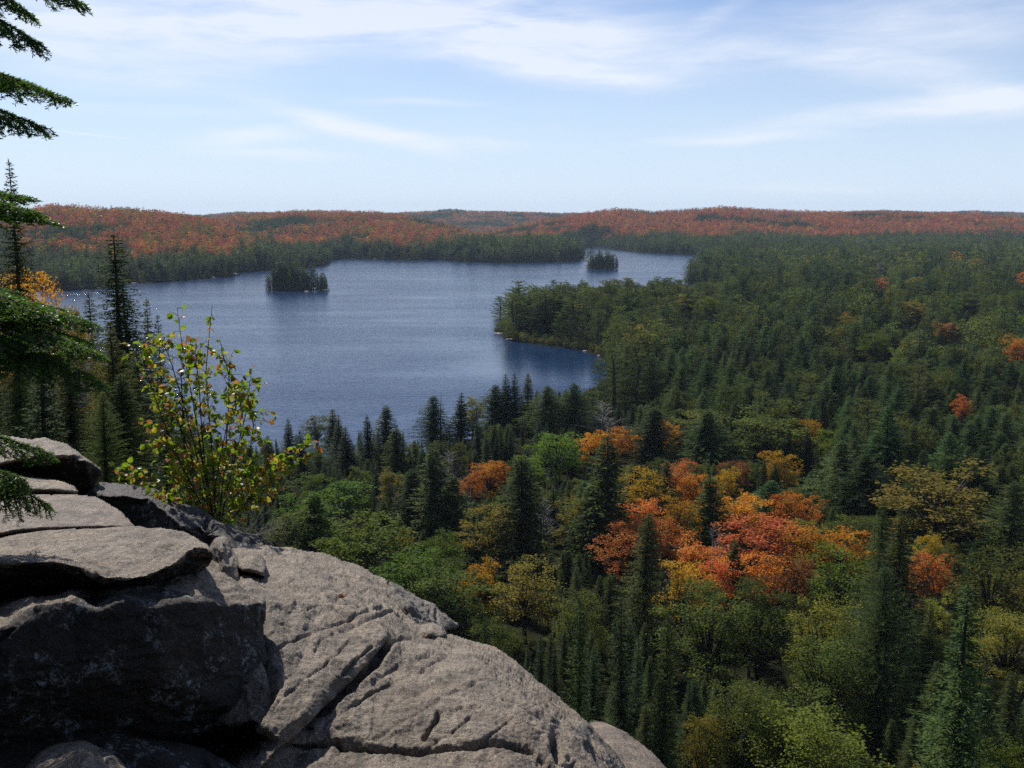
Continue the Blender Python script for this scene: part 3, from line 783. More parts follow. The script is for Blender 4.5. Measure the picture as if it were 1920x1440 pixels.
    rock('perched_boulder', 'angular boulder perched on the rocks under the dark fir branch', 'boulder', A_poly,
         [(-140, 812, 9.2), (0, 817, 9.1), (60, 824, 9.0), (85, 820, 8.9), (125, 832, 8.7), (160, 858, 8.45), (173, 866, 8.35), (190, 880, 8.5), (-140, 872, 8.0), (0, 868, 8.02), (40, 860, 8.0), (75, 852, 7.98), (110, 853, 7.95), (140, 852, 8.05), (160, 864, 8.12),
          (0, 876, 8.1), (75, 862, 8.08), (110, 863, 8.06), (140, 862, 8.14), (0, 894, 8.4), (-140, 894, 8.4), (80, 890, 8.4), (120, 905, 8.5), (150, 930, 8.7), (194, 892, 8.6), (170, 905, 8.5)], [G, GS], seed=29, slope=.28, thick=.9, rough=.02, step=1.6, round_px=8, smooth=1,
         matf=lambda cx, cy_, n: (cy_ + fbm2(cx, cy_, 20, 3, 4) * 4 > np.interp(cx, [-140, 0, 40, 75, 110, 140, 165, 194], [872, 872, 864, 856, 857, 856, 866, 884])).astype(int))  # underside below the lip is coloured as shade
    F_poly = [(150, 935), (170, 920), (175, 912), (186, 904), (216, 906), (254, 910), (291, 917), (321, 929), (334, 942), (363, 946), (385, 959), (407, 976), (437, 985), (460, 998), (482, 1002), (496, 1020), (494, 1045), (440, 1050), (400, 1050), (300, 1020), (220, 985)]
    rock('layered_rock', 'dark layered rock behind the shelf with a leafy birch sapling above it', 'rock', F_poly,
         [(150, 935, 8.2), (175, 912, 8.7), (216, 906, 9.0), (291, 917, 9.0), (334, 942, 8.7), (385, 959, 8.5), (437, 985, 8.2), (482, 1002, 8.0), (496, 1020, 7.8), (175, 918, 8.2), (207, 930, 8.0), (231, 928, 8.0), (265, 934, 7.95), (280, 932, 8.0), (300, 953, 7.8), (314, 962, 7.75), (345, 990, 7.6), (330, 950, 8.1), (370, 985, 7.75), (390, 1002, 7.7),
          (215, 940, 8.06), (265, 944, 8.03), (295, 962, 7.9), (335, 995, 7.68), (260, 990, 8.0), (220, 980, 8.05), (300, 1010, 7.7), (385, 1020, 7.75), (430, 1010, 7.85), (440, 1045, 7.6), (494, 1045, 7.6)], [GB, GS], seed=31, slope=.31, thick=.9, rough=.024, fine=.007, step=1.6, round_px=9, big=.015, smooth=1,
         matf=lambda cx, cy_, n: (cy_ + fbm2(cx, cy_, 18, 3, 4) * 6 > np.interp(cx, [150, 175, 207, 231, 265, 295, 345, 390, 430, 496], [920, 921, 934, 933, 939, 957, 994, 1008, 1008, 1016])).astype(int),  # shade painted on the face beneath the lit lip
         cracks=[([(254, 914), (300, 930), (330, 946), (380, 968), (402, 990)], 3, .05), ([(310, 948), (345, 975), (385, 1003)], 2.5, .03), ([(387, 975), (388, 1010)], 4, .06)])
    rock('knob_rock', 'upright knob of rock standing in the notch between ledge and slab', 'rock', [(392, 1030), (396, 1020), (403, 1010), (415, 1006), (427, 1007), (433, 1014), (435, 1027), (442, 1040), (448, 1055), (447, 1070), (452, 1090), (440, 1108), (410, 1100), (392, 1070)],
         [(392, 1030, 6.3), (403, 1010, 6.4), (427, 1007, 6.4), (435, 1027, 6.35), (448, 1055, 6.2), (452, 1090, 6.0), (410, 1100, 5.9), (392, 1070, 6.1), (415, 1018, 6.15), (416, 1030, 6.05), (420, 1060, 5.95)], [G], seed=37, slope=.37, thick=.4, rough=.03, step=1.5, round_px=8)
    rock('hummock_rock', 'low lit hummock of rock beside the knob at the top of the slab', 'rock', [(438, 1052), (445, 1040), (458, 1034), (475, 1031), (488, 1037), (497, 1050), (499, 1066), (496, 1082), (478, 1076), (455, 1072), (442, 1066)],
         [(438, 1052, 6.3), (458, 1034, 6.5), (488, 1037, 6.45), (499, 1066, 6.2), (496, 1082, 6.0), (455, 1072, 6.05), (470, 1042, 6.25), (472, 1058, 6.1)], [G], seed=41, slope=.38, thick=.4, rough=.02, step=1.5, round_px=8)
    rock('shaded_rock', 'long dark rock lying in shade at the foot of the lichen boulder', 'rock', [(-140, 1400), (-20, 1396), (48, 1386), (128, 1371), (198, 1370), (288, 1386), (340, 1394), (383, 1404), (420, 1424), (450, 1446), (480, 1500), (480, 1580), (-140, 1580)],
         [(-140, 1400, 4.0), (48, 1386, 4.0), (128, 1371, 4.06), (198, 1370, 4.08), (288, 1386, 4.12), (383, 1404, 4.12), (450, 1446, 4.05), (200, 1400, 3.96), (300, 1420, 3.97), (400, 1440, 3.98), (0, 1420, 3.9), (200, 1470, 3.86), (380, 1480, 3.9), (-140, 1580, 3.6), (200, 1580, 3.7), (480, 1580, 3.75), (480, 1500, 3.95)], [GS], seed=43, slope=.50, thick=.7, rough=.016, round_px=16, round_m=.1)  # whole rock wears the painted shade colour
    rock('low_boulder', 'rounded sunlit grey boulder low in front of the shaded rock', 'boulder', [(20, 1520), (45, 1460), (57, 1440), (83, 1408), (112, 1394), (160, 1389), (192, 1403), (224, 1422), (245, 1448), (270, 1500), (290, 1580), (0, 1580)],
         [(20, 1520, 3.3), (57, 1440, 3.55), (112, 1394, 3.75), (160, 1389, 3.78), (224, 1422, 3.65), (270, 1500, 3.4), (150, 1415, 3.5), (150, 1450, 3.32), (150, 1500, 3.15), (0, 1580, 3.0), (290, 1580, 3.1), (150, 1580, 2.9)], [G], seed=47, slope=.56, thick=.5, rough=.02, round_px=16, round_m=.12,
         cracks=[([(135, 1440), (160, 1415), (190, 1412), (215, 1440)], 5, .03)])
    # a shrivelled red leaf lying on the slab
    p = at(634, 1126, -2.40 / float(ray(634, 1126)[1])); p[2] += .02
    k = np.array([[0, 0, 0], [.018, .02, .016], [.05, .028, .010], [.03, .0, .02], [.052, -.012, .014], [.02, -.022, .008]])
    lf = mesh_of('dead_leaf', k * .9, [np.array([[0, 1, 3], [1, 2, 3], [0, 3, 5], [3, 4, 5]])], [M['rust']])
    o = obj('dead_leaf', lf, loc=p); o.rotation_euler = (.5, .1, .6)
    tag(o, 'curled dark red dead leaf lying on the upper slab', 'leaf')


rocks()

# ------------------------------------------------------------------ trees: shapes
def dirs(az, el):
    return np.stack([np.cos(el) * np.cos(az), np.cos(el) * np.sin(az), np.sin(el)], -1)


def conifer_mesh(seed, H, R, kind, lod):
    """crown and trunk of one conifer, base at the origin"""
    r = np.random.default_rng(seed)
    K = Kites()
    nl, per, step = {-1: (int(H * 4.6), 9, .20), 0: (int(H * 3.3), 8, .30), 1: (int(H * 1.7), 6, .55), 2: (int(H * .75), 5, 1.0)}[lod]
    bare = {'spruce': .05, 'fir': .03, 'hemlock': .10}[kind]
    gap_seed = r.uniform(0, 50)
    lean = r.normal(0, .012, 2)
    for i in range(nl):
        f = bare + (1 - bare) * (i + r.uniform(-.3, .3)) / nl
        f = min(max(f, bare), .985)
        if kind == 'spruce':
            prof = (1 - f) ** .85 * (1 - .25 * math.exp(-(f - bare) * 9))
            pitch = .50 * f - .30
        elif kind == 'fir':
            prof = (1 - f) ** 1.05 * .95 + .015
            pitch = .45 * f + .02
        else:
            prof = max(0, 1 - f ** 1.9) * (.62 + .38 * math.sin(min(f * 3.2, 1.57)))
            pitch = .55 * f - .12
        sect = .82 + .36 * (vnoise(np.array([[f * 7 + gap_seed, 0, 0]]), 5)[0])
        n = max(3, int(per * (.55 + .45 * min(1, prof * 2))))
        az0 = r.uniform(0, 6.28)
        for k in range(n):
            az = az0 + 6.283 * k / n + r.normal(0, .25)
            lump = .65 + .7 * vnoise(np.array([[math.cos(az) * 1.4 + gap_seed, math.sin(az) * 1.4, f * 6]]), 3)[0]
            l = R * prof * sect * lump * r.uniform(.72, 1.08) + .12
            if l < .25 and lod == 2: l = .4
            h = f * H
            el = pitch + r.normal(0, .10)
            out = dirs(az, el)
            tan = np.array([-math.sin(az), math.cos(az), 0])
            st = step * (1 if l > 1 else .75)
            t = np.arange(st * .5 if lod < 2 else st * .3, l, st)
            if len(t) == 0: t = np.array([l * .4])
            sag = {'spruce': -.11, 'fir': -.02, 'hemlock': -.06}[kind]
            up = .06 if kind == 'spruce' else 0
            base = np.array([lean[0] * h, lean[1] * h, h]) + out * t[:, None]
            base[:, 2] += sag * t ** 1.6 + up * t ** 2 / max(l, .5)
            m = len(t)
            for sgn in (-1, 1):
                a = r.uniform(.55, 1.0, m) * sgn
                d = out * np.cos(a)[:, None] + tan * np.sin(a)[:, None]
                d[:, 2] += r.normal(-.22 if kind == 'spruce' else -.08, .22, m)
                d = unit(d)
                sd_ = unit(np.cross(d, [0, 0, 1]) + r.normal(0, .45, (m, 3)))
                L_ = step * r.uniform(1.2, 2.2, m) * (.55 + .45 * (1 - t / (l + .1))) * min(1, .38 + .45 * l / step)
                K.add(base, d, sd_, L_, L_ * (r.uniform(.22, .38, m) if lod < 0 else r.uniform(.32, .52, m)), .45)
            # hanging / upright tufts thicken the branch
            d = unit(np.stack([r.normal(0, .6, m) + out[0], r.normal(0, .6, m) + out[1], r.normal(-.4 if kind == 'spruce' else .3, .5, m)], -1))
            K.add(base, d, unit(np.cross(d, out) + .01), step * r.uniform(.8, 1.4, m) * min(1, .38 + .45 * l / step), step * r.uniform(.25, .42, m) * min(1, .38 + .45 * l / step), .5)
            tip = base[-1:] + out * st * .3
            K.add(tip - out * st * .4, out[None] + r.normal(0, .1, (1, 3)), tan[None], step * min(1.6, .5 + l), step * .42, .4)
    # leader
    top = np.array([lean[0] * H, lean[1] * H, H])
    for k in range({-1: 20, 0: 14, 1: 8, 2: 4}[lod]):
        az = r.uniform(0, 6.28)
        K.add(top - [0, 0, r.uniform(.1, .09 * H)], dirs(az, r.uniform(.8, 1.45)), dirs(az + 1.57, 0), min(step, .6) * r.uniform(.9, 1.5), min(step, .6) * .26, .4)
    v, q = K.arrays()
    pts = np.array([[0, 0, -.8], [lean[0] * H * .4, lean[1] * H * .4, H * .4], [lean[0] * H, lean[1] * H, H * .99]])
    tv, tq = tubes([(pts, [H * .014 + .05, H * .010 + .02, .02])], 6 if lod <= 0 else 4)
    return v, q, tv, tq


def pine_mesh(seed, H, R, lod):
    r = np.random.default_rng(seed)
    K = Kites()
    paths = []
    pts = np.array([[0, 0, -.8], [r.normal(0, .15), r.normal(0, .15), H * .35], [r.normal(0, .3), r.normal(0, .3), H * .7], [r.normal(0, .3), r.normal(0, .3), H]])
    paths.append((pts, [H * .016, H * .012, H * .008, .03]))
    zz = pts[:, 2]
    nl = int(H * (.62 if lod < 2 else .5))
    low = r.uniform(.06, .16)
    for i in range(nl):
        f = low + (1 - low) * (i + .5) / nl
        h = f * H
        c = np.array([np.interp(h, zz, pts[:, 0]), np.interp(h, zz, pts[:, 1]), h])
        prof = (1 - f) ** .65 * (.55 + .45 * math.sin(min((f - low) * 5, 1.57)))
        n = r.integers(3, 6)
        az0 = r.uniform(0, 6.28)
        for k in range(n):
            l = R * prof * r.uniform(.55, 1.2) + .6
            az = az0 + 6.28 * k / n + r.normal(0, .35)
            el = .04 + .5 * f + r.normal(0, .10)
            out = dirs(az, el)
            tt = np.linspace(0, 1, 4)
            bp = c + out * (l * tt)[:, None]
            bp[:, 2] += .12 * l * tt ** 2
            if lod == 0: paths.append((bp, .05 * (1 - tt * .8) + .012))
            # plumes along the outer part of the limb
            ncl = {0: max(2, int(l / .55)), 1: max(2, int(l / .8)), 2: max(1, int(l / 1.3))}[lod]
            for t in np.linspace(.28, 1, ncl):
                p = c + out * l * t + [0, 0, .12 * l * t * t]
                m = {0: 26, 1: 12, 2: 5}[lod]
                sz = {0: .38, 1: .62, 2: 1.15}[lod]
                side = np.array([-out[1], out[0], 0])
                o = p + out * r.normal(0, .34, m)[:, None] + side * r.normal(0, .40 * (1 + .3 * l * (1 - t)), m)[:, None] + np.array([0, 0, 1.0]) * r.normal(.05, .12, m)[:, None]
                d = unit(out * .7 + r.normal(0, .55, (m, 3)) + [0, 0, .45])
                K.add(o, d, unit(np.cross(d, r.normal(0, 1, (m, 3)))), sz * r.uniform(.8, 1.5, m), sz * r.uniform(.30, .5, m), .55)
    v, q = K.arrays()
    tv, tq = tubes(paths, 5 if lod == 0 else 4)
    return v, q, tv, tq


def leafy_mesh(seed, H, R, lod, crown0=.22, leaf=.27, fill=1.0, upright=0.0):
    """broadleaf tree: limbs and leaf clumps spread through the crown's volume"""
    r = np.random.default_rng(seed)
    K = Kites()
    paths = []
    zc = H * (crown0 + 1) / 2
    rz = H * (1 - crown0) / 2
    ncl = {-1: 120, 0: 95, 1: 44, 2: 16}[lod]
    ncl = int(ncl * fill)
    per = {-1: 105, 0: 52, 1: 24, 2: 13}[lod]
    sz = {-1: leaf * .66, 0: leaf, 1: leaf * 1.75, 2: leaf * 3.6}[lod]
    fork = np.array([r.normal(0, .15), r.normal(0, .15), H * (crown0 + .12)])
    paths.append((np.array([[0, 0, -.8], [fork[0] * .4, fork[1] * .4, fork[2] * .55], fork]), [H * .016 + .03, H * .013 + .02, H * .010 + .02]))
    sd0 = r.uniform(0, 90)
    lobes = []
    nlob = int(r.integers(10, 15))
    for k in range(nlob):
        a_ = 2.4 * k + r.normal(0, .4); hh = -.72 + 1.36 * (k + r.uniform(0, 1)) / nlob
        rad = R * r.uniform(.35, .66) * (1 - .45 * max(hh, 0) ** 1.5)
        lobes.append((np.array([math.cos(a_) * rad, math.sin(a_) * rad, zc + rz * hh]), R * r.uniform(.30, .52)))
    lobes.append((np.array([r.normal(0, .12) * R, r.normal(0, .12) * R, zc + rz * .60]), R * .42))
    lobes.append((np.array([0, 0, zc]), R * .5))
    for i in range(ncl):
        lc, lr_ = lobes[i % len(lobes)]
        w_ = unit(r.normal(0, 1, 3)); w_[2] = abs(w_[2]) * (1 if r.uniform() < .62 else -1)
        kk = lr_ * r.uniform(.35, 1.08) ** .7
        p = lc + w_ * kk * np.array([1, 1, min(1.35, rz / R * .95)])
        p[:2] *= 1 - upright * max(0, (p[2] - zc) / rz) * .8
        p[2] = min(p[2], H * .985)
        if lod < 2 and i % (2 if lod <= 0 else 5) == 0:
            midp = (fork + p) / 2 + np.array([0, 0, -.06 * H]) * r.uniform(0, 1)
            paths.append((np.array([fork, midp, p]), [H * .006 + .01, H * .0035 + .008, .008]))
        cs = R * r.uniform(.13, .30) * (1.35 if lod == 2 else 1)
        m = int(per * r.uniform(.6, 1.3))
        g = r.normal(0, 1, (m, 3))
        g = unit(g) * (r.uniform(0, 1, (m, 1)) ** .45) * cs
        g[:, 2] *= .78
        d = unit(r.normal(0, 1, (m, 3)) + [0, 0, .15] + .5 * unit(p - [0, 0, zc]))
        nrm = unit(r.normal(0, .8, (m, 3)) + [0, 0, .8])
        s_ = unit(np.cross(d, nrm))
        l = sz * r.uniform(.7, 1.35, m)
        K.add(p + g, d, s_, l, l * r.uniform(.62, .9, m), .45)
    v, q = K.arrays()
    tv, tq = tubes(paths, 5 if lod <= 0 else 3)
    return v, q, tv, tq


def bare_mesh(seed, H, R, twigs=True):
    r = np.random.default_rng(seed)
    paths = [(np.array([[0, 0, -.6], [r.normal(0, .1), r.normal(0, .1), H * .5], [r.normal(0, .2), r.normal(0, .2), H]]), [H * .014, H * .009, .012])]
    for i in range(46 if twigs else 26):
        f = r.uniform(.22, .97)
        az = r.uniform(0, 6.28); l = R * (1.15 - f) * r.uniform(.5, 1.2) * (1.3 if twigs else .55)
        d = dirs(az, r.uniform(.35, 1.0) if twigs else r.uniform(-.35, .15))
        p0 = np.array([0, 0, f * H]); p1 = p0 + d * l * .5 + r.normal(0, .06, 3); p2 = p0 + d * l + [0, 0, .10 * l]
        paths.append((np.array([p0, p1, p2]), [.035, .02, .008]))
        for k in range(9 if twigs else 2):
            t = r.uniform(.25, 1); q0 = p0 + (p2 - p0) * t
            d2 = unit(d + r.normal(0, .55, 3) + [0, 0, .25])
            paths.append((np.array([q0, q0 + d2 * l * .22, q0 + d2 * l * .42 + r.normal(0, .05, 3)]), [.014, .010, .005]))
    return tubes(paths, 3)


LIB = {}          # (shape, lod) -> list of (crown mesh builder data)
NAT = {}          # natural height, crown radius of each shape


def build_library():
    spec = {'spruce': (17, 3.1), 'fir': (14, 2.1), 'hemlock': (19, 4.4), 'pine': (24, 4.8), 'maple': (16, 4.2), 'birch': (13, 2.7), 'bush': (6, 2.6), 'bare': (11, 2.2), 'snag': (14, 1.6)}
    for s, (H, R) in spec.items():
        NAT[s] = (H, R)
        for lod in (-1, 0, 1, 2):
            out = []
            if lod < 0 and s in ('pine', 'bare', 'snag'): continue
            if s in ('bare', 'snag'):
                if lod: continue
                for k in range(2):
                    tv, tq = bare_mesh(900 + k + (s == 'snag') * 7, H, R, s == 'bare')
                    out.append((None, None, tv, tq))
            else:
                nv = {-1: 3, 0: 4, 1: 3, 2: 3}[lod]
                for k in range(nv):
                    sd = 100 * (lod + 2) + k * 13 + len(s)
                    if s in ('spruce', 'fir', 'hemlock'): out.append(conifer_mesh(sd, H, R, s, lod))
                    elif s == 'pine': out.append(pine_mesh(sd, H, R, lod))
                    elif s == 'maple': out.append(leafy_mesh(sd, H, R, lod))
                    elif s == 'birch': out.append(leafy_mesh(sd, H, R, lod, .20, .20, .9, .45))
                    else: out.append(leafy_mesh(sd, H, R, lod, .02, .15, .75))
            LIB[(s, lod)] = out
            if lod == 0 and out[0][0] is not None:
                NAT[s] = (H, float(np.mean([np.percentile(np.hypot(o[0][:, 0], o[0][:, 1]), 95) for o in out])))


build_library()
SHAPE = {'spruce': 'spruce', 'fir': 'fir', 'hemlock': 'hemlock', 'pine': 'pine', 'bare': 'bare', 'snag': 'snag'}
MESH = {}


def meshes(shape, lod, variant, mat):
    """(crown mesh, trunk mesh) shared by every tree of that look"""
    if shape in ('bare', 'snag') or shape == 'pine' and lod < 0: lod = 0
    lst = LIB[(shape, lod)]
    variant %= len(lst)
    key = (shape, lod, variant, mat)
    if key not in MESH:
        v, q, tv, tq = lst[variant]
        cm = mesh_of(shape + '_crown', v, q, [M[mat]]) if v is not None else None
        tm = mesh_of(shape + '_trunk', tv, tq, [M['grey' if shape in ('bare', 'snag', 'birch') else 'bark']], smooth=True)
        MESH[key] = (cm, tm)
    return MESH[key]


def joined(shape, lod, variant, mat):
    """crown and trunk in one mesh, for trees too small in view to show parts"""
    if shape in ('bare', 'snag'): return meshes(shape, 0, variant, mat)[1]
    lst = LIB[(shape, lod)]
    variant %= len(lst)
    key = (shape, lod, variant, mat, 'one')
    if key not in MESH:
        v, q, tv, tq = lst[variant]
        MESH[key] = mesh_of(shape + '_tree', np.concatenate([v, tv]), np.concatenate([q, tq + len(v)]), [M[mat], M['bark']], fmat=np.concatenate([np.zeros(len(q)), np.ones(len(tq))]))
    return MESH[key]


NAME = {'spruce': 'spruce_tree', 'fir': 'fir_tree', 'hemlock': 'hemlock_tree', 'pine': 'pine_tree', 'maple': 'maple_tree', 'birch': 'birch_tree', 'bush': 'leafy_bush', 'bare': 'leafless_tree', 'snag': 'dead_snag'}
CAT = {'spruce': 'spruce', 'fir': 'fir', 'hemlock': 'hemlock', 'pine': 'pine', 'maple': 'maple', 'birch': 'birch', 'bush': 'bush', 'bare': 'bare tree', 'snag': 'dead tree'}
CONIFERS = ('spruce', 'fir', 'hemlock', 'pine')


